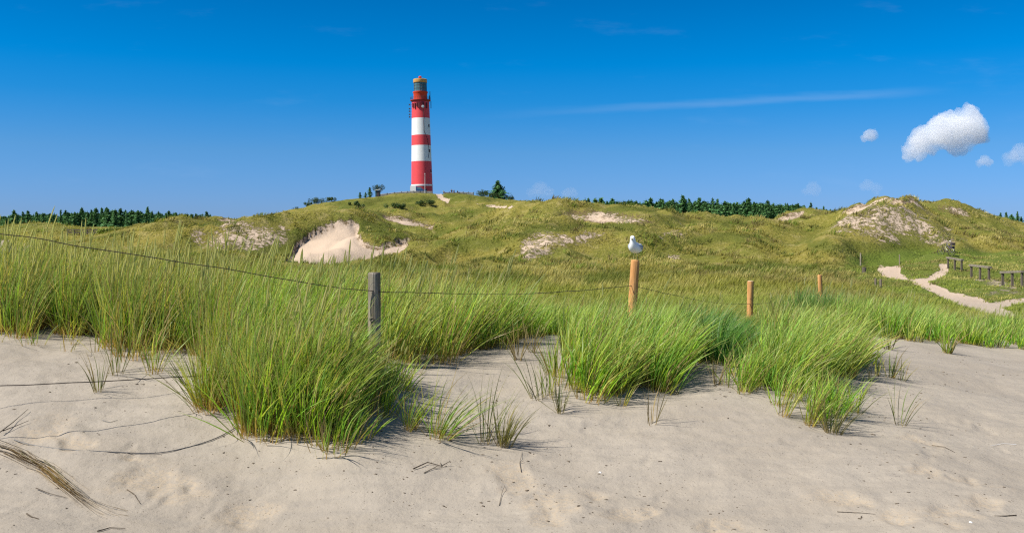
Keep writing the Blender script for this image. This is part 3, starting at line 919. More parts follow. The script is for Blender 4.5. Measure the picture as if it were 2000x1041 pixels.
# single tufts on bare sand: (px, py, blades, height, wind, spread, palette, label)
TUFT = [
    (190, 763, 16, .36, (-.05, 0), .45, GREY, 'small thin tuft standing alone on the sand below the left grass belt'),
    (228, 732, 20, .34, (.1, 0), .45, GREY, 'sparse tuft at the belt edge, just behind the lone thin tuft'),
    (300, 728, 26, .42, (.1, 0), .35, OLIVE, 'slim olive tuft left of the upright red-based clump'),
    (857, 852, 66, .42, (.75, -.12), .75, OLIVE, 'sprawling low tuft with leaves flung right, beside the biggest clump'),
    (800, 838, 40, .38, (.8, -.15), .6, OLIVE, 'flattened tuft in the shade at the right foot of the biggest clump'),
    (947, 863, 16, .42, (.10, 0), .28, GREY, 'narrow upright tuft left of the fan-shaped tuft'),
    (985, 868, 58, .40, (.42, -.05), .62, GREY, 'fan-shaped grey-green tuft alone on the open sand'),
    (1050, 776, 18, .46, (-.35, 0), .30, GREY, 'dry dark tuft with stems bent to the left below the sand dome'),
    (1072, 776, 12, .40, (0, 0), .2, OLIVE, 'thin straight tuft below the sand dome'),
    (1092, 803, 20, .36, (.25, 0), .4, GREY, 'small forked tuft standing lowest below the sand dome'),
    (1012, 705, 22, .30, (-.1, 0), .5, DRY, 'brown dry tuft on the left shoulder of the sand dome'),
    (1085, 735, 44, .34, (.15, 0), .4, OLIVE, 'loose olive tuft on the front face of the sand dome'),
    (1275, 828, 9, .28, (.3, 0), .4, DRY, 'tiny dry tuft of few stems below the broad green clump'),
    (1215, 792, 12, .26, (.3, 0), .5, OLIVE, 'wispy tuft at the front foot of the broad green clump'),
    (1580, 828, 36, .36, (.55, -.05), .5, OLIVE, 'olive tuft trailing down the sand, upper of a trailing pair'),
    (1625, 842, 52, .40, (.7, -.08), .62, GREY, 'lowest tuft on the right sand, sprawling to the right'),
    (1530, 812, 26, .32, (.5, -.05), .5, OLIVE, 'olive tuft between the glossy clump and the trailing pair'),
    (1755, 832, 12, .38, (.55, 0), .35, GREY, 'lonely slanting tuft farthest right on the open sand'),
    (1712, 733, 13, .28, (.15, 0), .25, OLIVE, 'upright little tuft on the right sand, first of three'),
    (1738, 738, 18, .33, (.15, 0), .25, OLIVE, 'tallest of three little tufts on the right sand'),
    (1760, 744, 12, .30, (.55, 0), .35, GREY, 'bent little tuft on the right sand, last of three'),
    (1690, 690, 10, .3, (.3, 0), .4, GREY, 'thin tuft just right of the glossy green clump'),
    (1735, 682, 22, .32, (.1, 0), .45, GREY, 'small tuft in front of the right grass belt'),
    (1850, 690, 40, .42, (.1, 0), .40, OLIVE, 'dense little tuft in front of the right grass belt'),
    (1700, 745, 8, .2, (.3, 0), .5, DRY, 'dry wisp of stems beside the glossy clump tip'),
    (1040, 690, 14, .26, (.2, 0), .5, DRY, 'brown wisp on the crown of the sand dome'),
    (640, 878, 18, .22, (.5, -.3), .9, DRY, 'low dead wisp under the biggest clump'),
    (1400, 752, 14, .26, (.3, -.1), .6, DRY, 'dry wisp on bare sand between the broad and glossy clumps'),
]
for a, b, n, Hh, wi, sp, pal, lab in TUFT:
    P = ground(a, b)
    k = P[1] / 8
    grass_obj('grass_tuft', tussocks([P[0]], [P[1]], int(n * 1.15), Hh * 1.3, rad=.035 + .0004 * n, wind=wi, spread=sp, bend=.35, droop=.15, wd=.0085 * max(.85, k), pal=pal, nseg=6, dead=.12, blend=.2), label=lab, cat='grass tuft', origin=P)

# tussocky grass over the hollow and the dunes: nobody could count it
def dune_tufts(count, d0, d1, nb, H0, H1, wmin, seed, big=False):
    px = R.uniform(-500, 2500, count)
    D = np.exp(R.uniform(math.log(d0), math.log(d1), count))
    x = (px - PX0) / F * D
    zb_ = base_h(x, D)
    sd, dg, rt = cover(x, D, zb_)
    mask = 1.15 * (fbm(x / 1.1, D / 1.1, 71, 4) + .5)
    keep = (R.uniform(0, 1, count) > np.where(sd > .9, 1.1, sd * 1.15 + (.5 - mask) * 1.2 * (sd > .05))) & (sd < .93)
    if d0 > 50:      # on the dunes the tussocks stand in drifts with low turf between
        keep &= (fbm(x / 3.2, D / 3.2, 161, 4) + .35 * (relief(x, D) - .6) > R.uniform(-.12, .22, count))
    x, D = x[keep], D[keep]
    m = len(x)
    n1 = fbm(x / 14, D / 14, 81, 3); n2 = fbm(x / 4.0, D / 4.0, 83, 3); n3 = fbm(x / 45, D / 45, 85, 2)
    lush = (1 - smooth01((D - 24) / 42)) * .95 + .55 * smooth01((n3 + .02) / .25) * .6
    vg = verge(x, D, base_h(x, D)); ho = hollow(x, D)
    lush = np.clip(np.maximum(lush + n2 * .3, vg * .9), 0, 1)[:, None]
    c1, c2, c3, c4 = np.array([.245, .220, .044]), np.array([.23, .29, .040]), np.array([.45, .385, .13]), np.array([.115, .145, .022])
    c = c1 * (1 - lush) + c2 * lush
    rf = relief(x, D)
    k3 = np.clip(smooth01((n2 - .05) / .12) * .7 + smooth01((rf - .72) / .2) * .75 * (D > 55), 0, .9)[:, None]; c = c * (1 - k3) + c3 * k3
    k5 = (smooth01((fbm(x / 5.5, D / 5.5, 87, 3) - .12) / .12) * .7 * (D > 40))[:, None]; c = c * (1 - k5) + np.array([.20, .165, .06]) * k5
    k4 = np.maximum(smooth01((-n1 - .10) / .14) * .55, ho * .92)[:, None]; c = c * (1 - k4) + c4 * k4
    if big:          # stout clumps of marram, heather and creeping willow that stand out singly
        kinds = np.array([(.105, .140, .024), (.42, .36, .13), (.15, .115, .05), (.16, .22, .035), (.075, .10, .02)])
        c = kinds[R.integers(0, 5, m)] * R.uniform(.8, 1.2, (m, 1)); k4 = np.zeros((m, 1))
    k = np.repeat(np.arange(m), nb); N = len(k)
    a = R.uniform(0, 2 * np.pi, N); r = (.34 if big else .16) * (1 + D[k] / 120) * np.sqrt(R.uniform(0, 1, N))
    bx, by = x[k] + r * np.cos(a), D[k] + r * np.sin(a)
    B = np.column_stack([bx, by, height(bx, by) - .02])
    Ln = (R.uniform(H0, H1, m) * (1 - .62 * vg) * np.where((np.abs(PX0 + F * x / D - 1452) < 50) & (D < D3 + .5), .45, 1.0) * (1 - .45 * smooth01((D - 230) / 40)))[k] * R.uniform(.55, 1.15, N) * (1 - (.5 - .62 * (1 - smooth01((D - 80) / 20)))[k] * k4[k, 0])
    out = np.column_stack([np.cos(a), np.sin(a)])
    lean = out * R.uniform(.05, .5, N)[:, None] + np.array([.30, .0])
    bd = out * .30 + np.array([.75, .0]) * R.uniform(.3, 1.6, N)[:, None] + R.normal(0, .15, (N, 2))
    cm = c[k] * R.uniform(.72, 1.28, N)[:, None]
    wd = np.maximum(.008, wmin * D[k] / F) * R.uniform(.7, 1.3, N)
    ct = cm * (.6 + .25 * k4[k]) + np.array([.50, .46, .18]) * (.4 - .25 * k4[k])
    return ribbons(B, Ln, wd, lean, bd, .2 * np.ones(N), 3 if d1 < 70 else 2, cm * .9, cm, ct, .05)


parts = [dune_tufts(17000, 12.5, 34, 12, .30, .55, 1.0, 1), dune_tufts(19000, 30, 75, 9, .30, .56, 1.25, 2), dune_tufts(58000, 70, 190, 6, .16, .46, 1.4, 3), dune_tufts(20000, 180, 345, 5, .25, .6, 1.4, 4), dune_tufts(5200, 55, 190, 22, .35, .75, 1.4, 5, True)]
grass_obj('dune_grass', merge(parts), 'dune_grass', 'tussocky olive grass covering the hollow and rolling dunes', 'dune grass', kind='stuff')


# ------------------------------------------------------------------ fence
def post(px, top, D, dia, m, label, lean=0.0, deep=.35, pale=False, knot=False):
    g = at(px, D)
    zt = ZC + (HOR - top) / F * D
    hgt = zt - g[2]
    root = empty('fence_post', g)
    root.rotation_euler = (0, lean, 0)
    r = dia / 2
    ph = R.uniform(0, 6)
    wob = lambda t, z: .03 * math.sin(2 * t + ph + z * 1.5) + .02 * math.sin(5 * t + z * 6 + ph)
    prof = [(r * 1.02, -deep)] + [(r * (1.02 - .03 * i / 8), hgt * i / 8 * .985) for i in range(9)] + [(r * .97, hgt * .993), (r * .90, hgt)]
    MB().lathe(prof, 28, wob=wob).build('timber', M[m], root, True)
    MB().lathe([(r * .895, hgt + .0005), (r * .86, hgt + .0035), (r * .3, hgt + .005)], 28, wob=wob).build('cut_end', M['pale_end' if pale else m], root, True)
    if knot:
        kn = MB().lathe([(.020, 0), (.019, .006), (.012, .008), (.010, .004), (.002, .003)], 14)
        ob = kn.build('knot', M['grey_wood'], root, True)
        ob.rotation_euler = (math.pi / 2, 0, 0)
        ob.location = (-.012, -r * .985, hgt * .50)
    st = MB().tube([(-.012, -r * 1.0, 0), (-.012, -r * 1.12, .004), (.012, -r * 1.12, .004), (.012, -r * 1.0, 0)], .0022, 6)
    so = st.build('staple', M['wire'], root); so.location = (0, 0, hgt * (.78 if knot else .6))
    tag(root, label, 'fence post', 'posts of the wire fence')
    return root, zt


post(731, 533, D1, .107, 'grey_wood', 'weathered grey round post with a knot in the tall grass', 0, knot=True)
gp, gull_z = post(1231, 508, D2, .108, 'new_wood', 'orange pine post the gull stands on', math.radians(3.6))
post(1464, 549, D3, .108, 'new_wood', 'orange pine post with a pale cut top, right of the gull post', math.radians(1.4), pale=True)
post(1605, 537, D4, .105, 'new_wood', 'farthest orange pine post, half hidden by grass and leaning left', math.radians(-2.2))
post(1653, 584, 23.0, .085, 'grey_wood', 'short grey stub of a post just right of the farthest pine post')

def stub(px, py0, py1, D, wid, label, mm='grey_wood'):
    g = at(px, D)
    hgt = max(.3, ZC + (HOR - py0) / F * D - g[2])
    root = empty('wooden_stake', g)
    MB().lathe([(wid / 2, -.3), (wid / 2, hgt * .97), (wid * .4, hgt)], 12, wob=lambda t, z: .05 * math.sin(3 * t + z)).build('stake', M[mm], root, True)
    tag(root, label, 'stake')
stub(1681, 494, 515, 78, .13, 'tall thin pale stake standing left of the sandy path mouth')
stub(1757, 497, 510, 92, .11, 'thin pale stake beyond the sandy path mouth')
stub(1710, 543, 558, 55, .12, 'dark stump beside the path, left one of a close pair', 'dark_wood')
stub(1720, 545, 558, 54, .14, 'dark stump beside the path, right one of a close pair', 'dark_wood')
stub(1688, 522, 532, 68, .3, 'thick low stump in the grass left of the path', 'dark_wood')


def wire(pts, r, label, m='wire', jit=.004):
    P = np.array(pts, float)
    t = np.concatenate([[0], np.cumsum(np.linalg.norm(np.diff(P, axis=0), axis=1))])
    tt = np.arange(0, t[-1], .05)
    Q_ = np.column_stack([np.interp(tt, t, P[:, i]) for i in range(3)])
    k = 5; g = np.ones(k) / k
    for i in range(3):
        a = np.pad(Q_[:, i], k // 2, mode='edge'); Q_[:, i] = np.convolve(a, g, 'valid')
    Q_[:, 2] += (fbm(tt * 2.5, tt * 0 + 3, 91, 3)) * jit * 2
    MB_ = MB().tube(Q_, r, 6)
    o = MB_.build('fence_wire', M[m], None, True)
    o.data.transform(__import__('mathutils').Matrix.Translation(-Vector(Q_[0])))
    o.location = Q_[0]
    return tag(o, label, 'wire', 'wires of the wire fence')


wire([pt(-420, 400, 6.0), pt(-200, 430, 6.25), pt(0, 457, 6.5), pt(60, 462, 6.58), pt(140, 479, 6.68), pt(250, 495, 6.8), pt(350, 511, 6.95), pt(450, 527, 7.1), pt(560, 546, 7.25), pt(640, 559, 7.4), pt(690, 566, 7.5), pt(716, 566, D1 - .058), pt(731, 569, D1 - .066), pt(744, 570, D1 - .05),
      pt(800, 571, 7.9), pt(900, 574, 8.6), pt(1000, 575, 9.3), pt(1080, 572, 10.0), pt(1160, 565, 10.8), pt(1215, 560, 11.4), pt(1224, 559, D2 - .06), pt(1238, 558, D2 - .062), pt(1250, 561, 11.8), pt(1300, 573, 12.6), pt(1370, 588, 14), pt(1420, 593, 15.2), pt(1458, 594, D3 - .06), pt(1470, 594, D3 - .062),
      pt(1500, 592, 17.4), pt(1550, 586, 19.2), pt(1600, 576, D4 - .06)], .0036, 'dark top wire sagging along the posts across the picture')
wire([pt(-420, 770, 5.6), pt(-150, 762, 5.85), pt(0, 753, 6.0), pt(120, 748, 6.15), pt(240, 742, 6.35), pt(360, 735, 6.6), pt(480, 728, 6.85), pt(600, 730, 7.2), pt(720, 735, D1 - .06)], .0034, 'lower wire stretched just above the left sand into the grass')
gw = [(20, 858), (55, 868), (130, 882), (190, 887), (250, 888), (300, 885), (340, 880), (400, 865), (440, 850), (474, 828)]
wire([ground(a, b) + np.array([0, 0, .006]) for a, b in gw], .0032, 'loose grey wire lying in a curve on the left sand', 'galv', .001)


# ------------------------------------------------------------------ gull
def gull():
    top = gp.matrix_basis @ Vector((0, 0, gull_z - gp.location.z + .004))
    root = empty('seagull', top, math.radians(248))       # local +X is where the bird faces
    # loft from tail to crown: (x, z, half width, half height)
    prof = [(-.205, .098, .010, .004), (-.185, .104, .022, .010), (-.15, .112, .034, .022), (-.10, .124, .056, .044), (-.04, .140, .074, .062), (.02, .152, .080, .072), (.07, .166, .074, .070), (.105, .190, .056, .060),
            (.120, .220, .040, .046), (.128, .246, .034, .040), (.136, .268, .033, .037), (.142, .286, .030, .028), (.144, .300, .020, .014), (.144, .306, .006, .003)]
    n = 18; vs, fs = [], []
    P = np.array(prof)
    T = np.gradient(P[:, :2], axis=0); T /= np.linalg.norm(T, axis=1)[:, None]
    for i, (x, z, a, b) in enumerate(prof):
        nx, nz = -T[i, 1], T[i, 0]
        for k in range(n):
            t = 2 * math.pi * k / n
            vs.append((x + nx * b * math.sin(t), a * math.cos(t), z + nz * b * math.sin(t)))
    m = len(prof)
    fs = [(i * n + k, i * n + (k + 1) % n, (i + 1) * n + (k + 1) % n, (i + 1) * n + k) for i in range(m - 1) for k in range(n)] + [tuple(range(n))[::-1], tuple((m - 1) * n + k for k in range(n))]
    b = MB().add(vs, fs).build('body', M['feather'], root, True)
    sm = b.modifiers.new('smooth', 'SUBSURF'); sm.levels = sm.render_levels = 1
    for s in (-1, 1):
        wv, wf = [], []
        st = [(.075, .176, .020), (.04, .172, .044), (-.02, .160, .052), (-.08, .145, .046), (-.14, .130, .032), (-.19, .118, .020), (-.235, .108, .006)]
        for i, (x, z, hgt) in enumerate(st):
            yb = .083 if -.05 < x < .06 else (.066 if x > 0 else max(.014, .086 + (x + .02) * .34))
            for j in range(5):
                q = j / 4
                wv.append((x - .02 * q, s * (yb * (.50 + .56 * math.sin(math.pi * (.18 + .55 * q)))), z + hgt * (.75 - 1.45 * q)))
        for i in range(len(st) - 1):
            for j in range(4):
                wf.append((i * 5 + j, i * 5 + j + 1, (i + 1) * 5 + j + 1, (i + 1) * 5 + j))
        wg = MB().add(wv, wf).build('wing', M['grey_feather'], root, True)
        so = wg.modifiers.new('thick', 'SOLIDIFY'); so.thickness = .006; so.offset = 0
        MB().add([(-.195, s * .022, .122), (-.20, s * .030, .108), (-.265, s * .008, .100), (-.268, s * .004, .104), (-.195, s * .016, .116), (-.20, s * .024, .102), (-.265, s * .004, .096)], [(0, 1, 2, 3), (4, 6, 5), (0, 4, 5, 1), (1, 5, 6, 2)]).build('wing_tip', M['black_feather'], wg)
        eye = MB().lathe([(.0005, -.0045), (.0034, -.003), (.0045, 0), (.0034, .003), (.0005, .0045)], 10, (.162, s * .0235, .277)).build('eye', M['eye'], root, True)
        lg = MB().tube([(-.004, s * .024, .10), (.000, s * .024, .055), (-.006, s * .024, .005)], [.008, .0038, .0042], 8)
        for a in (-.5, 0, .5):
            lg.tube([(-.006, s * .024, .004), (.022 * math.cos(a), s * .024 + .028 * math.sin(a), .003)], [.0038, .002], 6)
        lg.build('leg', M['gull_leg'], root, True)
    MB().tube([(.160, 0, .266), (.180, 0, .263), (.200, 0, .258), (.208, 0, .252)], [.0105, .0085, .006, .0012], 10).build('beak', M['beak'], root, True)
    tag(root, 'white gull with grey wings standing on the orange pine post', 'bird')
    root.scale = (1.0, 1.0, 1.0)
    return root


gull()

# ------------------------------------------------------------------ lighthouse on its hill
DL = 338.0
LH = at(824.5, DL)
def lz(py): return ZC + (HOR - py) / F * DL - LH[2]
lh = empty('lighthouse', LH)
lh.rotation_euler = (0, math.radians(-1.0), 0)
tag(lh, 'tall red and white banded lighthouse on the hilltop', 'lighthouse')
def rad(z): return np.interp(z, [0, lz(200)], [3.95, 3.18])
def band(z0, z1, name, m, dr=0.0, **k):
    o = MB().lathe([(rad(z) + dr, z) for z in np.linspace(z0, z1, 6)], 48).build(name, M[m], lh, True)
    if k.get('label'): o['label'] = k['label']
    return o
band(-1.0, lz(364), 'tower_base', 'plinth', label='dark red plinth of the tower')
band(lz(364), lz(361), 'base_ring', 'white', .10)
band(lz(361), lz(316), 'tower_section', 'red', label='lowest and tallest red tower band')
band(lz(316), lz(285), 'tower_section', 'white', label='lower white tower band')
band(lz(285), lz(265), 'tower_section', 'red', label='middle red tower band, the shortest')
band(lz(265), lz(232), 'tower_section', 'white', label='upper white tower band')
band(lz(232), lz(199), 'tower_section', 'red', label='topmost red tower band under the gallery')
zg = lz(197)
MB().lathe([(3.2, zg - .5), (3.75, zg - .1), (3.75, zg + .12), (3.0, zg + .12)], 48).build('gallery', M['red_dark'], lh, True)
rl = MB()
for k in range(32):
    t = 2 * math.pi * k / 32
    rl.tube([(3.65 * math.cos(t), 3.65 * math.sin(t), zg + .1), (3.65 * math.cos(t), 3.65 * math.sin(t), zg + 1.2)], .035, 5)
for q in (.5, .85, 1.2):
    rl.tube([(3.65 * math.cos(2 * math.pi * k / 40), 3.65 * math.sin(2 * math.pi * k / 40), zg + q) for k in range(41)], .035, 5, False)
rl.build('railing', M['iron'], lh)
MB().lathe([(2.55, zg + .1), (2.50, lz(184)), (2.62, lz(183)), (2.75, lz(181.5)), (2.75, lz(180)), (2.45, lz(179.8))], 40).build('watch_room', M['red_drum'], lh, True)
lan = MB().lathe([(2.28, lz(179.8)), (2.28, lz(162.5))], 20).build('lantern', M['glass'], lh)
gb = MB()
for k in range(20):
    t = 2 * math.pi * k / 20
    gb.tube([(2.32 * math.cos(t), 2.32 * math.sin(t), lz(179.8)), (2.32 * math.cos(t), 2.32 * math.sin(t), lz(162.5))], .055, 4)
for q in (174, 168):
    gb.tube([(2.32 * math.cos(2 * math.pi * k / 40), 2.32 * math.sin(2 * math.pi * k / 40), lz(q)) for k in range(41)], .04, 4, False)
gb.build('glazing_bars', M['iron'], lan)
MB().lathe([(2.5, lz(162.5)), (2.55, lz(162)), (2.55, lz(156)), (2.3, lz(155.3)), (.5, lz(154))], 24).build('roof', M['copper'], lh, True)
MB().lathe([(.45, lz(154.5)), (.45, lz(152.5)), (.62, lz(152)), (.62, lz(150.5)), (.3, lz(149.5)), (.1, lz(149))], 16).build('roof_vent', M['red_drum'], lh, True)
for k, (a, z0, z1) in enumerate([(-122, 203, 214), (-108, 203, 210), (-97, 203, 213), (-90, 203, 213), (-74, 202, 209), (-140, 203, 212), (-66, 202, 208), (-45, 203, 214)]):
    t = math.radians(a)
    c = ((rad(lz(208)) + .18) * math.cos(t), (rad(lz(208)) + .18) * math.sin(t))
    MB().box((c[0], c[1], (lz(z0) + lz(z1)) / 2), (.36, .42, lz(z0) - lz(z1)), t).build('antenna_panel', M['antenna'], lh)
t = math.radians(-72)
d = MB().lathe([(.05, -.12), (.5, 0), (.52, .2), (.1, .25)], 20).build('dish_antenna', M['white'], lh, True)
d.rotation_euler = (math.pi / 2, 0, t + math.pi / 2); d.location = (3.65 * math.cos(t), 3.65 * math.sin(t), lz(211))
for k, py in enumerate((205, 213, 218, 224, 229)):
    m_ = MB().tube([(-3.2, -.4, lz(py)), (-4.0, -.6, lz(py))], .05, 5)
    m_.box((-4.05, -.6, lz(py)), (.38, .38, .5))
    m_.build('side_antenna', M['iron'], lh)
for k, (xx, py0, py1) in enumerate(((3.55, 180, 199), (3.85, 199, 213), (3.3, 188, 197))):
    MB().tube([(xx, -.5, lz(py1)), (xx, -.5, lz(py0))], .13, 6).build('antenna_mast', M['iron'], lh)
cab = [(1.25, 214), (1.3, 222), (1.5, 232), (1.3, 240), (1.45, 250), (1.4, 258), (1.9, 264), (2.4, 270), (2.9, 285), (3.0, 300), (2.8, 310)]
cp = []
for xx, py in cab:
    r_ = rad(lz(py)) + .10
    cp.append((xx, -math.sqrt(r_ * r_ - xx * xx), lz(py)))
MB().tube(cp, .075, 5).build('cable', M['iron'], lh)
for xx, py in ((3.05, 247), (3.15, 296), (3.5, 335)):
    r_ = rad(lz(py)) + .02
    a = math.asin(min(.97, xx / r_)) - math.pi / 2
    wn = MB().box((r_ * math.cos(a), r_ * math.sin(a), lz(py)), (.14, .6, 1.0), a).build('window', M['iron'], lh)
    MB().box((r_ * math.cos(a) + .07 * math.cos(a), r_ * math.sin(a) + .07 * math.sin(a), lz(py) - .8), (.2, 1.05, .14), a).build('sill', M['white'], wn)
dr_ = MB().box((1.6, -3.6, 1.05), (1.1, .3, 2.1), 0.42).build('door', M['iron'], lh)

# hilltop terrace wall, fence, flagpole, truck, hut
def wall_line(name, pts, h, m, label, posts=0, thick=.3):
    root = empty(name, pts[0])
    o = MB()
    P = [np.array(p) - np.array(pts[0]) for p in pts]
    for a, b in zip(P[:-1], P[1:]):
        c = (a + b) / 2; l = np.hypot(*(b - a)[:2])
        rz = math.atan2(b[1] - a[1], b[0] - a[0])
        v = []
        nx, ny = -math.sin(rz) * thick / 2, math.cos(rz) * thick / 2
        for q in (a, b):
            for s in (-1, 1):
                v += [(q[0] + s * nx, q[1] + s * ny, q[2] - 1.0), (q[0] + s * nx, q[1] + s * ny, q[2] + h)]
        o.add(v, [(0, 1, 5, 4), (2, 6, 7, 3), (1, 3, 7, 5), (0, 2, 3, 1), (4, 5, 7, 6)])
    o.build('wall', M[m], root)
    if posts:
        L_ = np.array(P)
        tt = np.linspace(0, len(P) - 1, posts)
        for t in tt:
            q = np.array([np.interp(t, np.arange(len(P)), L_[:, i]) for i in range(3)])
            MB().box((q[0], q[1], q[2] + h / 2 + .15), (.28, thick + .14, h + .5)).build('pillar', M[m], root)
        cp_ = MB()
        for a, b in zip(P[:-1], P[1:]):
            cp_.tube([a + [0, 0, h + .06], b + [0, 0, h + .06]], thick * .62, 4)
        cp_.build('coping', M['brick'], root)
    return tag(root, label, 'wall')


wall_line('terrace_wall', [at(742, 322) + [0, 0, .0], at(780, 321), at(812, 320), at(844, 320)], .55, 'brick', 'low grey terrace wall left of the path at the lighthouse foot', 9)
wall_line('terrace_wall', [at(868, 320), at(892, 320), at(912, 322)], .45, 'brick', 'low grey terrace wall right of the path at the lighthouse foot', 6)
wall_line('board_fence', [at(894, 326), at(910, 324), at(925, 322)], .95, 'panel', 'grey board fence at the right end of the lighthouse terrace', 4, .16)
g = at(830, 318)
fp = empty('flagpole', g)
MB().tube([(0, 0, -.3), (0, 0, 6.6)], [.085, .05], 8).build('pole', M['white'], fp, True)
MB().lathe([(.02, 6.55), (.13, 6.65), (.13, 6.75), (.02, 6.85)], 10).build('finial', M['white'], fp, True)
tag(fp, 'slim white flagpole in front of the lighthouse foot', 'flagpole')

tg = at(810, 327); tg[2] += .35
tk = empty('box_truck', tg)
MB().box((-.5, 0, 1.6), (2.05, 2.1, 1.9)).build('cargo_box', M['white'], tk)
MB().box((-.6, 0, .5), (2.3, 1.9, .3)).build('chassis', M['iron'], tk)
cbv = [(.6, .35), (4.0, .35), (4.15, .95), (3.0, 1.25), (2.1, 2.1), (.6, 2.25)]
vs = [(x, -1.0, z) for x, z in cbv] + [(x, 1.0, z) for x, z in cbv]
cb_ = MB().add(vs, [tuple(range(6))[::-1][::-1], tuple(range(6, 12))[::-1]] + [(i, (i + 1) % 6, 6 + (i + 1) % 6, 6 + i) for i in range(6)]).build('cab', M['blue_paint'], tk)
MB().add([(1.0, -1.01, 1.35), (2.6, -1.01, 1.35), (2.05, -1.01, 1.95), (1.0, -1.01, 2.05)], [(0, 1, 2, 3)]).build('side_window', M['glass'], cb_)
MB().box((4.1, -.75, .8), (.12, .32, .22)).build('headlight', M['white'], tk)
MB().box((4.1, .75, .8), (.12, .32, .22)).build('headlight', M['white'], tk)
for xx in (-1.1, 3.2):
    for s in (-1, 1):
        wl = MB().tube([(xx, s * .78, .42), (xx, s * 1.04, .42)], .42, 18).build('wheel', M['tyre'], tk)
        MB().tube([(xx, s * 1.0, .42), (xx, s * 1.055, .42)], .2, 12).build('rim', M['metal'], wl)
tag(tk, 'blue truck with white box body parked left at the lighthouse foot', 'truck')

hg = at(738, 318)
ht = empty('hut', hg)
MB().box((0, 0, .85), (1.5, 1.6, 2.3)).build('wall', M['hut'], ht)
MB().add([(-.95, -1.1, 2.05), (.95, -1.1, 2.45), (.95, 1.1, 2.45), (-.95, 1.1, 2.05), (-.95, -1.1, 2.22), (.95, -1.1, 2.62), (.95, 1.1, 2.62), (-.95, 1.1, 2.22)], [(3, 2, 1, 0), (4, 5, 6, 7), (0, 1, 5, 4), (1, 2, 6, 5), (2, 3, 7, 6), (3, 0, 4, 7)]).build('roof', M['white'], ht)
MB().box((.2, -.82, .8), (.7, .08, 1.8)).build('door', M['iron'], ht)
tag(ht, 'small dark green hut with white roof beside the hilltop pine', 'hut')


# ------------------------------------------------------------------ people on the terrace
def person(px, D, hgt, top, legs, label, rz=0, arm=0.1):
    g = at(px, D)
    root = empty('person', g, rz)
    s = hgt / 1.75
    J = {'pel': (0, 0, .95), 'sp': (0, .01, 1.15), 'ch': (0, 0, 1.36), 'nk': (0, 0, 1.50), 'hd': (0, -.02, 1.62), 'tp': (0, -.01, 1.73),
         'lh': (.10, 0, .90), 'lk': (.11, -.03, .50), 'la': (.12, .02, .09), 'lf': (.13, -.14, .05), 'rh': (-.10, 0, .90), 'rk': (-.11, -.05, .50), 'ra': (-.12, .05, .09), 'rf': (-.13, -.12, .05),
         'ls': (.19, 0, 1.42), 'le': (.24 + arm, .02, 1.14), 'lw': (.25 + arm, -.09, .89), 'lp': (.25 + arm, -.12, .80), 'rs': (-.19, 0, 1.42), 're': (-.25, .03, 1.14), 'rw': (-.24, -.12, .92), 'rp': (-.23, -.15, .84)}
    E = [('pel', 'sp'), ('sp', 'ch'), ('ch', 'nk'), ('nk', 'hd'), ('hd', 'tp'), ('pel', 'lh'), ('lh', 'lk'), ('lk', 'la'), ('la', 'lf'), ('pel', 'rh'), ('rh', 'rk'), ('rk', 'ra'), ('ra', 'rf'), ('ch', 'ls'), ('ls', 'le'), ('le', 'lw'), ('lw', 'lp'), ('ch', 'rs'), ('rs', 're'), ('re', 'rw'), ('rw', 'rp')]
    rads = dict(pel=.15, sp=.14, ch=.155, nk=.06, hd=.10, tp=.07, lh=.10, lk=.065, la=.045, lf=.04, rh=.10, rk=.065, ra=.045, rf=.04, ls=.07, le=.05, lw=.035, lp=.03, rs=.07, re=.05, rw=.035, rp=.03)
    K = list(J)
    def skin(keys, name, m, grow=1.0):
        ks = [k for k in K if k in keys]
        me = bpy.data.meshes.new(name)
        me.from_pydata([tuple(q * s for q in J[k]) for k in ks], [(ks.index(a), ks.index(b)) for a, b in E if a in keys and b in keys], [])
        o = link(name, me, root)
        me.materials.append(M[m])
        md = o.modifiers.new('skin', 'SKIN')
        sv = me.skin_vertices[0].data
        for i, k in enumerate(ks):
            sv[i].radius = (rads[k] * s * grow,) * 2
        sv[0].use_root = True
        sb = o.modifiers.new('sub', 'SUBSURF'); sb.levels = sb.render_levels = 1
        return o
    skin(set(K), 'body', 'skin')
    skin({'pel', 'sp', 'ch', 'ls', 'le', 'rs', 're', 'lw', 'rw'}, 'jacket', top, 1.16)
    skin({'pel', 'lh', 'lk', 'la', 'rh', 'rk', 'ra'}, 'trousers', legs, 1.14)
    MB().lathe([(.04 * s, 1.60 * s), (.112 * s, 1.63 * s), (.105 * s, 1.72 * s), (.05 * s, 1.765 * s)], 12, (0, .015 * s, 0)).build('hair', M['hair'], root, True)
    return tag(root, label, 'person')


person(882, 323.5, 1.95, 'cloth_black', 'cloth_black', 'tallest dark-clothed person standing on the lighthouse terrace', .3)
person(886.5, 324, 1.78, 'cloth_navy', 'cloth_navy', 'person in navy close beside the tallest person on the terrace', -.6)
person(893.5, 323.5, 1.5, 'cloth_navy', 'cloth_black', 'small dark-clothed person standing alone on the terrace', .8)
person(866, 317, 1.4, 'cloth_white', 'cloth_navy', 'light-jacketed person at the top of the lighthouse path', 1.2)


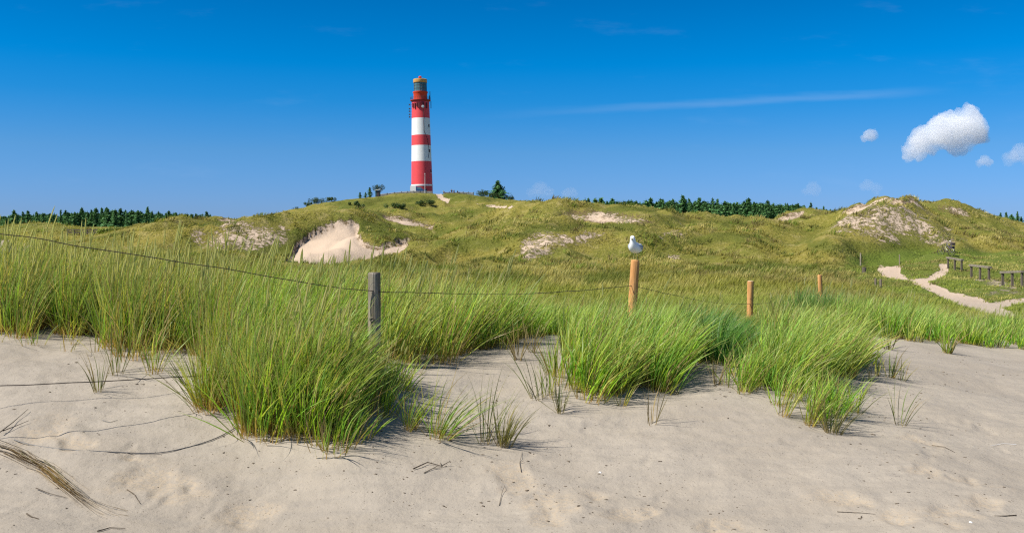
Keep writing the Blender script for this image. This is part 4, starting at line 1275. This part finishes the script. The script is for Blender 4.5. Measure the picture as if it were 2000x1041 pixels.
# ------------------------------------------------------------------ trees and shrubs
def leaf_mesh(name, P, N_, size, C, m):
    """small triangular sprays"""
    n = len(P)
    d = R.normal(0, 1, (n, 3)); d -= N_ * np.sum(d * N_, 1)[:, None] * .5
    d /= np.linalg.norm(d, axis=1)[:, None]
    e = np.cross(d, N_ + R.normal(0, .4, (n, 3))); e /= np.linalg.norm(e, axis=1)[:, None] + 1e-9
    s = (size * R.uniform(.6, 1.4, n))[:, None]
    V = np.stack([P - d * s - e * s * .15, P - e * s * .45, P + d * s * 1.1, P + e * s * .45], 1).reshape(-1, 3)
    Qd = np.arange(n * 4).reshape(-1, 4)
    return np_mesh(name, V, Qd, M[m], np.repeat(C, 4, 0))


def conifer_mesh(h, rmax, seed, dens=1.0, ragged=.3, ex=.85):
    P, N_, S_ = [], [], []
    rg = np.random.default_rng(seed)
    lev = int(13 * dens) + 4
    for i in range(lev):
        t = (i + rg.uniform(-.3, .3)) / lev
        z = h * (.10 + .86 * t)
        rr = rmax * 1.15 * (1 - t) ** ex * rg.uniform(1 - ragged, 1 + ragged * .5) + .08
        for b in range(int(rg.integers(6, 9))):
            a = rg.uniform(0, 2 * np.pi); lb = rr * rg.uniform(.55, 1.12)
            k = max(2, int(lb / (h * .035)))
            for j in range(k + 1):
                q = (j + .6) / (k + .6)
                P.append((lb * q * math.cos(a), lb * q * math.sin(a), z - .22 * lb * q + .10 * lb * q * q + rg.normal(0, .012 * h)))
                N_.append((math.cos(a) * .4, math.sin(a) * .4, .8)); S_.append(h * .058 * (1.25 - .5 * q))
    for j in range(4):
        P.append((0, 0, h * (.95 + .015 * j))); N_.append((.1, 0, 1)); S_.append(h * .022)
    P, N_, S_ = np.array(P), np.array(N_), np.array(S_)
    C = np.array([.075, .175, .055]) * rg.uniform(.55, 1.6, (len(P), 1)) + rg.uniform(0, .012, (len(P), 3))
    return P, N_, S_, C


def conifer(name, h, rmax, seed, dens=1.0, ragged=.3, ex=.85):
    root = empty(name, (0, 0, 0))
    P, N_, S_, C = conifer_mesh(h, rmax, seed, dens, ragged, ex)
    MB().tube([(0, 0, -.5), (.02 * h * .1, 0, h * .5), (0, 0, h * .97)], [h * .022, h * .013, h * .003], 7).build('trunk', M['bark'], root)
    link('crown', leaf_mesh('crown', P, N_, S_, C, 'needles'), root)
    return root


PROTO = [conifer('spruce_tree', 8.0, r_, 100 + i, 1.0, rg_, ex_) for i, (rg_, r_, ex_) in enumerate(((.25, 2.1, .85), (.4, 2.4, 1.1), (.6, 2.2, .7), (.35, 1.8, .95), (.65, 2.2, .8), (.5, 2.4, .65), (.5, 2.0, 1.2)))]
used = [False] * len(PROTO)


def tree(px, D, h, label, group, wide=1.0):
    i = random.randrange(len(PROTO))
    o = PROTO[i] if not used[i] else copy_tree(PROTO[i])
    used[i] = True
    g = at(px, D)
    o.location = g - np.array([0, 0, .2]); s = h / 8.0
    o.scale = (s * wide, s * wide, s); o.rotation_euler = (0, 0, random.uniform(0, 6.28))
    return tag(o, label, 'tree', group)


def row(x0, x1, n, D0, D1_, topf, label, group):
    for k in range(n):
        px = x0 + (x1 - x0) * (k + random.uniform(-.4, 1.4)) / n
        D = random.uniform(D0, D1_)
        top = topf(px) + random.gauss(0, 4.6)
        g = at(px, D)
        h = ZC + (HOR - top) / F * D - g[2]
        h = min(max(h, 3.0), 15)
        tree(px, D, h, label, group, random.uniform(.85, 1.6))


topl = lambda p: np.interp(p, [-200, 0, 40, 100, 150, 240, 300, 410], [424, 420, 416, 414, 411, 407, 412, 415])
topr = lambda p: np.interp(p, [1000, 1115, 1180, 1260, 1330, 1400, 1500, 1560, 1625], [392, 390, 390, 392, 391, 393, 394, 399, 409])
row(-30, 412, 62, 430, 480, topl, 'dark spruce in the far forest strip left of the lighthouse', 'spruces of the left forest strip')
row(1000, 1128, 12, 410, 450, lambda p: 391, 'spruce tip peeping over the dune between hilltop spruce and forest', 'spruces behind the central dune')
row(1120, 1625, 100, 430, 480, topr, 'dark spruce in the far forest strip right of the lighthouse', 'spruces of the right forest strip')
row(1950, 2040, 14, 420, 470, lambda p: 417, 'dark tree behind the dunes at the far right edge', 'trees at the right edge')


def forest_mass(segs, name, label):
    parts = []
    for x0, x1, n, D0, D1_, topf in segs:
        for k in range(n):
            px = x0 + (x1 - x0) * (k + .5) / n
            D = R.uniform(D0, D1_)
            g = at(px, D)
            h = max(3, ZC + (HOR - topf(px) - 1 - abs(R.normal(0, 3.5))) / F * D - g[2])
            P, N_, S_, C = conifer_mesh(h, 3.2 * h / 8, int(R.integers(1e6)), .6, .5, R.uniform(.6, 1.1))
            P = P + g
            n_ = len(P)
            d = R.normal(0, 1, (n_, 3)); d /= np.linalg.norm(d, axis=1)[:, None]
            e = np.cross(d, N_ + R.normal(0, .4, (n_, 3))); e /= np.linalg.norm(e, axis=1)[:, None] + 1e-9
            s = (S_ * 1.5)[:, None]
            V = np.stack([P - d * s, P - e * s * .5, P + d * s, P + e * s * .5], 1).reshape(-1, 3)
            parts.append((V, np.arange(n_ * 4).reshape(-1, 4), np.repeat(C, 4, 0)))
    o = grass_obj(name, merge(parts), 'needles', label, 'forest', kind='stuff')


forest_mass([(-300, 412, 190, 480, 540, topl)], 'forest', 'dense dark forest filling in behind the left spruces')
forest_mass([(1120, 1628, 170, 480, 540, topr), (1945, 2250, 40, 475, 520, lambda p: 420)], 'forest', 'dense dark forest filling in behind the right spruces')


def shrub(name, px, D, wpx, hpx, n, label, col=(.05, .085, .022), trunk=False, leaf=.22, loose=.0, py=None):
    g = ground(px, py, d0=60) if py else at(px, D)
    D = g[1]
    root = empty(name, g)
    w_, h_ = wpx / F * D / 2, hpx / F * D
    nb = max(3, int(wpx / (5 if hpx / wpx > .3 else 2.6)))
    cs = np.column_stack([R.uniform(-.75, .75, nb) * w_, R.uniform(-.5, .5, nb) * w_ * .7, R.uniform(.30, .72, nb) * h_])
    if trunk: cs[:, 2] = R.uniform(.45, .88, nb) * h_
    rs = (R.uniform(.22, .42, nb) if hpx / wpx > .3 else R.uniform(.36, .58, nb)) * min(w_ * 1.3, h_)
    k = R.integers(0, nb, n)
    d = R.normal(0, 1, (n, 3)); d /= np.linalg.norm(d, axis=1)[:, None]
    P = cs[k] + d * (rs[k] * R.uniform(.35, 1.1, n) ** (.5 if not loose else 1))[:, None]
    P[:, 2] = np.maximum(P[:, 2], .03 * h_)
    C = np.array(col) * R.uniform(.55, 1.6, (n, 1)) * R.uniform(.8, 1.25, (nb, 1))[k]
    link('crown', leaf_mesh('crown', P, d, np.full(n, leaf * (.4 if h_ < 1.2 else .8)), C, 'leaves'), root)
    st = MB()
    for c in cs[:5]:
        st.tube([(0, 0, -.3), tuple(c * [.4, .4, .45]), tuple(c)], [.03 * h_, .022 * h_, .008 * h_], 6)
    st.build('trunk' if trunk else 'stems', M['bark'], root)
    return tag(root, label, 'tree' if trunk else 'shrub')


# big spruce right of the lighthouse and its neighbours
sp = conifer('spruce_tree', 8.0, 3.4, 300, 2.2, .5)
sp.location = at(972, 326) - np.array([0, 0, .2]); sp.scale = (1.35, 1.35, .9)
tag(sp, 'bushy dark spruce on the hill just right of the lighthouse', 'tree')
shrub('shrub', 940, 323, 30, 15, 900, 'round dark shrub left of the bushy hill spruce')
shrub('shrub', 992, 323, 34, 14, 900, 'low dark shrub spreading right of the bushy hill spruce')
shrub('shrub', 955, 318, 46, 10, 900, 'wide low shrub in front of the bushy hill spruce')
shrub('pine_tree', 739, 324, 26, 22, 900, 'ragged open pine tree behind the small hilltop hut', trunk=True, col=(.035, .06, .03))
for i, (px, hh_, lab) in enumerate(((722, 4.2, 'small slim spruce left of the hilltop pine'), (714, 2.6, 'short bushy spruce on the hill, second left of the hilltop pine'), (703, 2.9, 'little spruce farthest left on the hill crest'))):
    tree(px, 326, hh_, lab, None, 1.2)
shrub('shrub', 625, 320, 50, 12, 1200, 'dark shrub thicket on the left shoulder of the lighthouse hill')
shrub('shrub', 603, 318, 30, 10, 700, 'shrub at the low left end of the hill thicket')
shrub('shrub', 650, 317, 30, 10, 700, 'shrub at the upper end of the hill thicket')
shrub('shrub', 690, 300, 24, 11, 600, 'dark shrub pair on the slope below the hilltop hut', py=402)
shrub('shrub', 704, 300, 18, 10, 500, 'small dark shrub trailing down the slope below the hut', py=407)
shrub('shrub', 772, 300, 52, 9, 1300, 'long dark low shrub strip below the terrace, left piece', py=407)
shrub('shrub', 830, 300, 46, 9, 1200, 'long dark low shrub strip below the terrace, right piece', py=401)
shrub('shrub', 215, 150, 46, 21, 1500, 'yellow-green bush in front of the left forest strip', col=(.20, .24, .04))
shrub('shrub', 575, 300, 18, 5, 300, 'lone low shrub on the skyline left of the thicket')
tree(512, 330, 1.6, 'tiny lone spruce on the skyline above the left dune', None, 1.3)

# railing far left
def rail_fence():
    a, b = at(132, 150), at(196, 150)
    root = empty('wooden_railing', a)
    v = b - a
    for q in np.linspace(0, 1, 6):
        MB().box((v[0] * q, 0, v[2] * q + .35), (.14, .14, 1.3)).build('post', M['dark_wood'], root)
    for z in (.55, .95):
        MB().box((v[0] / 2, -.09, v[2] / 2 + z), (v[0], .08, .18)).build('rail', M['dark_wood'], root)
    tag(root, 'dark wooden railing on the dune in front of the left forest', 'railing')
rail_fence()


# lean-on rails by the path
def rail(a, b, D_a, D_b, label):
    A, B = at(a, D_a), at(b, D_b)
    root = empty('wooden_rail', A)
    v = B - A
    rz = math.atan2(v[1], v[0]); l = math.hypot(v[0], v[1])
    hgt = .80
    for q in (.06, .5, .94):
        MB().box((v[0] * q, v[1] * q, v[2] * q + hgt / 2 - .15), (.115, .115, hgt + .3), rz).build('leg', M['dark_wood'], root)
    d = np.array([v[0], v[1], v[2]]) / l
    n = np.array([-d[1], d[0], 0]) * .11
    z0, z1 = np.array([0, 0, hgt]), np.array([0, 0, hgt + .13])
    c = [-n + z0, v - n + z0, v + n + z0, n + z0, -n + z1, v - n + z1, v + n + z1, n + z1]
    MB().add(c, [(3, 2, 1, 0), (4, 5, 6, 7), (0, 1, 5, 4), (1, 2, 6, 5), (2, 3, 7, 6), (3, 0, 4, 7)]).build('beam', M['grey_wood'], root)
    return tag(root, label, 'rail', 'wooden rails by the path')


rail(1850, 1880, 72, 70, 'three-legged wooden rail nearest the path fork, farthest of three')
rail(1895, 1934, 62, 59.5, 'three-legged wooden rail, middle one of three')
rail(1956, 1999, 54, 51.5, 'three-legged wooden rail closest to the viewer, largest of three')


# bicycles left in the grass
def bicycle(px, D, rz, m, label):
    g = at(px, D)
    root = empty('bicycle', g, rz)
    r = .34
    for x in (-.52, .52):
        wl = MB().tube([(x + r * math.cos(t), 0, r + r * math.sin(t)) for t in np.linspace(0, 2 * math.pi, 25)], .022, 6, False).build('wheel', M['tyre'], root)
        sp_ = MB()
        for k in range(8):
            t = k * math.pi / 4
            sp_.tube([(x, 0, r), (x + r * math.cos(t), 0, r + r * math.sin(t))], .005, 4)
        sp_.build('spokes', M['metal'], wl)
    fr_ = MB()
    for a, b in (((-.52, 0, r), (-.08, 0, .30)), ((-.08, 0, .30), (-.22, 0, .82)), ((-.22, 0, .78), (.34, 0, .80)), ((-.08, 0, .30), (.36, 0, .72)), ((-.52, 0, r), (-.20, 0, .76)), ((.34, 0, .92), (.52, 0, r))):
        fr_.tube([a, b], .024, 6)
    fr_.build('frame', M[m], root)
    MB().tube([(.25, -.30, .98), (.36, -.22, 1.02), (.34, 0, .95), (.36, .22, 1.02), (.25, .30, .98)], .02, 6).build('handlebar', M['metal'], root)
    MB().add([(-.36, -.08, .86), (-.36, .08, .86), (-.10, .03, .86), (-.10, -.03, .86), (-.35, -.09, .92), (-.35, .09, .92), (-.08, .025, .91), (-.08, -.025, .91)], [(0, 1, 2, 3), (7, 6, 5, 4), (0, 4, 5, 1), (1, 5, 6, 2), (2, 6, 7, 3), (3, 7, 4, 0)]).build('saddle', M['cloth_black'], root)
    MB().box((-.55, 0, .74), (.32, .3, .22)).build('basket', M['iron'], root)
    return tag(root, label, 'bicycle', 'bicycles parked in the grass')


bicycle(1848, 83, 2.1, 'iron', 'dark bicycle parked in the grass below the right dune, nearer of two')
bicycle(1854, 85.5, 1.7, 'metal', 'grey bicycle behind the dark one below the right dune')

# ------------------------------------------------------------------ scraps on the sand
n = 5200
dx, dy = R.uniform(-3.6, 6.0, n), R.uniform(3.2, 11.5, n) ** 1.0
sd_, _, _ = cover(dx, dy, base_h(dx, dy))
cl = fbm(dx * 1.2, dy * 1.2, 95, 3) + R.uniform(-.35, .35, n)
kp = (sd_ > .9) & (cl > .02)
dx, dy = dx[kp], dy[kp]; n = len(dx)
dz = height(dx, dy)
a = R.uniform(-.5, .5, n) - .25 + (R.uniform(0, 1, n) < .25) * R.uniform(0, 3, n)
ln_ = R.lognormal(math.log(.0076), .42, n); wd_ = ln_ * R.uniform(.25, .75, n); th = R.uniform(.002, .006, n)
V = np.empty((n, 8, 3))
for j, (sx, sy, up) in enumerate(((-1, -.6, 0), (.7, -1, 0), (1, .7, 0), (-.5, 1, 0), (-.8, -.5, 1), (.6, -.7, 1.3), (.8, .5, .9), (-.4, .7, 1.2))):
    jx, jy = sx * ln_ * R.uniform(.7, 1.2, n), sy * wd_ * R.uniform(.7, 1.2, n)
    V[:, j, 0] = dx + jx * np.cos(a) - jy * np.sin(a); V[:, j, 1] = dy + jx * np.sin(a) + jy * np.cos(a); V[:, j, 2] = dz - .002 + up * th
fq = np.array([(4, 5, 6, 7), (0, 1, 5, 4), (1, 2, 6, 5), (2, 3, 7, 6), (3, 0, 4, 7)])
Qd = (np.arange(n)[:, None, None] * 8 + fq[None]).reshape(-1, 4)
tag(link('beach_debris', np_mesh('beach_debris', V.reshape(-1, 3), Qd, M['debris'])), 'dark dry scraps strewn over the foreground sand', 'debris', kind='stuff')


def twig(pts, r, label, m='debris', name='twig', lift=.004):
    P = np.array([ground(a, b) for a, b in pts])
    P[:, 2] += lift + np.abs(R.normal(0, .004, len(P)))
    o0 = P[0].copy()
    t = MB().tube(P - o0, np.linspace(r * .7, r * .3, len(P)), 6)
    if len(P) > 2 and 'fork' in label or 'branched' in label:
        k = len(P) // 2
        t.tube([P[k] - o0, P[k] - o0 + np.array([r * 9, r * 5, r * 4])], [r * .6, r * .3], 5)
    o = t.build(name, M[m], None, True)
    o.location = o0
    return tag(o, label, 'twig')


twig([(807, 920), (835, 908), (862, 912), (860, 905)], .006, 'forked dark twig on the sand right of the biggest clump')
twig([(828, 927), (846, 918), (863, 914)], .004, 'thin dark twig just below the forked twig')
twig([(1820, 868), (1845, 874), (1865, 884)], .004, 'straight thin twig on the open sand at far right')
twig([(70, 958), (95, 968), (130, 974)], .004, 'curled stem on the lower left sand right of the dry bundle')
twig([(248, 958), (262, 968), (274, 984)], .005, 'bent dark twig on sand under the loose wire')
twig([(52, 1005), (62, 1010), (76, 1014)], .006, 'short thick twig near the lower left corner')
twig([(190, 1038), (215, 1032), (245, 1034)], .005, 'dark twig on sand close to the bottom left edge')
twig([(1985, 870), (1960, 868), (1935, 874)], .003, 'faint pale stem on the sand by the right edge', 'shell')
twig([(1635, 1000), (1680, 1002), (1710, 1006)], .003, 'long thin stem lying at the lower right of the sand')
twig([(1985, 1006), (1960, 1008), (1942, 1008)], .005, 'short dark twig near the lower right corner')
twig([(0, 850), (25, 830), (55, 803)], .005, 'dark stick slanting up at the left edge', lift=.02)
twig([(5, 845), (30, 836), (56, 829)], .005, 'second dark stick fanned beside the slanting stick', lift=.015)
twig([(975, 985), (981, 965), (986, 950)], .003, 'thin upright-looking stem on the sand below the fan tuft')
twig([(1018, 920), (1015, 905), (1020, 885)], .003, 'fine branched stem just below the fan tuft')
twig([(200, 822), (215, 826), (230, 821)], .003, 'pale curved stem on sand above the loose wire', 'galv')


# bundle of dead marram stems lying in the lower left corner
spine = [(-60, 850), (0, 872), (40, 890), (80, 912), (120, 944), (160, 972), (200, 995), (232, 1004)]
SP = np.array([ground(a, b) for a, b in spine])
parts = []
NB = 60
for i in range(NB):
    t0 = R.uniform(0, .55); t1 = min(1, t0 + R.uniform(.25, .6))
    tt = np.linspace(t0, t1, 8) * (len(SP) - 1)
    P = np.column_stack([np.interp(tt, np.arange(len(SP)), SP[:, j]) for j in range(3)])
    off = R.normal(0, .022, 2) * (1.6 - tt / len(SP))[:, None] + np.linspace(0, 1, 8)[:, None] * R.normal(0, .03, 2)
    P[:, :2] += off; P[:, 2] = height(P[:, 0], P[:, 1]) + .004 + abs(R.normal(0, .012)) * np.sin(np.linspace(.2, 2.9, 8))
    tg_ = np.gradient(P, axis=0); sd2 = np.cross(tg_, [0, 0, 1.0]); sd2 /= np.linalg.norm(sd2, axis=1)[:, None]
    wv_ = (.0034 * np.linspace(1, .4, 8))[:, None]
    V = np.stack([P - sd2 * wv_, P + sd2 * wv_ + [0, 0, .003]], 1).reshape(-1, 3)
    q = np.array([(2 * k, 2 * k + 1, 2 * k + 3, 2 * k + 2) for k in range(7)])
    c = np.array([(.52, .37, .15), (.38, .26, .10), (.26, .17, .07), (.30, .29, .10)])[R.integers(0, 4)] * R.uniform(.7, 1.2)
    parts.append((V, q, np.tile(c, (16, 1))))
grass_obj('dead_grass', merge(parts), 'straw', 'bundle of dead brown marram stems lying in the lower left corner', 'dead grass', origin=SP[3])

for a, b, lab in ((1896, 1022, 'white shell lying near the lower right corner'), (1172, 925, 'tiny white shell on open sand right of the fan tuft')):
    P = ground(a, b)
    sh = MB().lathe([(.016, 0), (.014, .006), (.008, .010), (.002, .012)], 14, wob=lambda t, z: .12 * math.cos(t) + .03 * math.cos(9 * t)).build('seashell', M['shell'], None, True)
    sh.scale = (.7, .7, .7); sh.location = P - np.array([0, 0, .001]); sh.rotation_euler = (.2, .3, 1)
    tag(sh, lab, 'shell')

# ------------------------------------------------------------------ clouds far out over the sea
def fbm3(P, sc, seed, oc=4):
    x, y, z = (P / sc).T
    return (fbm(x + .3 * z, y - .2 * z, seed, oc) + fbm(y + .25 * x, z + 7, seed + 5, oc) + fbm(z - .3 * y, x + 3, seed + 9, oc)) * .8


def cloud(D, blobs, tau, label):
    """blobs: (px, py, radius px); one billowed skin filled with even vapour of optical depth tau across the largest puff"""
    from mathutils import Matrix
    c0 = pt(np.mean([b[0] for b in blobs]), np.mean([b[1] for b in blobs]), D)
    k = D / F
    rb = max(b[2] for b in blobs) * k
    bm = bmesh.new()
    for b in blobs:
        p = pt(b[0], b[1], D + R.uniform(-.25, .25) * rb) - c0
        bmesh.ops.create_icosphere(bm, subdivisions=3, radius=1.0, matrix=Matrix.Translation(Vector(p)) @ Matrix.Scale(b[2] * k * .90, 4))
    me0 = bpy.data.meshes.new('cloud'); bm.to_mesh(me0); bm.free()
    o = link('cloud', me0)
    rm = o.modifiers.new('weld', 'REMESH'); rm.mode = 'VOXEL'; rm.voxel_size = rb * .045
    dg = bpy.context.evaluated_depsgraph_get()
    me = bpy.data.meshes.new_from_object(o.evaluated_get(dg))
    o.modifiers.clear(); o.data = me; bpy.data.meshes.remove(me0)
    n = len(me.vertices)
    P = np.empty(n * 3); me.vertices.foreach_get('co', P); P = P.reshape(-1, 3)
    N_ = np.empty(n * 3); me.vertices.foreach_get('normal', N_); N_ = N_.reshape(-1, 3)
    P = P + N_ * (rb * (.34 * fbm3(P, rb * .7, 171, 3) + .20 * np.abs(fbm3(P, rb * .24, 177, 4))))[:, None]
    me.vertices.foreach_set('co', P.ravel()); me.update()
    o.modifiers.new('close', 'REMESH').mode = 'VOXEL'; o.modifiers['close'].voxel_size = rb * .04
    dg.update(); old = me
    me = bpy.data.meshes.new_from_object(o.evaluated_get(bpy.context.evaluated_depsgraph_get()))
    o.modifiers.clear(); o.data = me; bpy.data.meshes.remove(old)
    bm = bmesh.new(); bm.from_mesh(me)          # keep the outer skin only, no pockets inside
    left, best = set(bm.verts), []
    while left:
        st, isl = [next(iter(left))], []
        left.discard(st[0])
        while st:
            q = st.pop(); isl.append(q)
            for e in q.link_edges:
                r_ = e.other_vert(q)
                if r_ in left: left.discard(r_); st.append(r_)
        if len(isl) > len(best): best = isl
    keep = set(best)
    bmesh.ops.delete(bm, geom=[q for q in bm.verts if q not in keep], context='VERTS')
    bmesh.ops.smooth_vert(bm, verts=bm.verts, factor=.4, use_axis_x=True, use_axis_y=True, use_axis_z=True)
    bm.to_mesh(me); bm.free()
    m = bpy.data.materials.new('cloud_vapour'); m.use_nodes = True
    t = NT(m.node_tree); m.node_tree.nodes.clear()
    pv = t.n('ShaderNodeVolumePrincipled')
    pv.inputs['Color'].default_value = (.995, .995, .995, 1)
    pv.inputs['Density'].default_value = tau / (2 * rb)
    out = t.n('ShaderNodeOutputMaterial'); m.node_tree.links.new(pv.outputs[0], out.inputs['Volume'])
    me.materials.clear(); me.materials.append(m)
    o.location = c0
    return tag(o, label, 'cloud', 'clouds over the right dunes')


cloud(5000, [(1888, 246, 36), (1860, 252, 37), (1836, 264, 37), (1812, 274, 33), (1793, 286, 25), (1777, 298, 17), (1902, 266, 22), (1856, 282, 27), (1892, 230, 22), (1880, 278, 22), (1825, 292, 20)], 2.3, 'big white puffy cloud above the right dune')
cloud(5200, [(1697, 267, 13), (1690, 272, 10), (1703, 263, 10)], .9, 'small white cloud left of the big cloud')
cloud(5200, [(1990, 302, 20), (1975, 312, 16), (2010, 305, 22)], .5, 'pale cloud cut by the right edge')
cloud(5200, [(1922, 314, 11), (1915, 320, 9), (1930, 318, 9)], .5, 'tiny cloud just below the big cloud')
cloud(5200, [(1055, 372, 17), (1068, 376, 13), (1040, 378, 12)], .17, 'faint cloud low over the central dune')
cloud(5200, [(1108, 380, 12), (1118, 376, 9)], .17, 'fainter small cloud right of the low central cloud')
cloud(5200, [(1588, 370, 15), (1576, 376, 11)], .17, 'faint low cloud above the right forest end')
cloud(5200, [(1692, 364, 14), (1710, 370, 12)], .17, 'faint low cloud left above the bare dune top')
print('objects', len(bpy.data.objects))
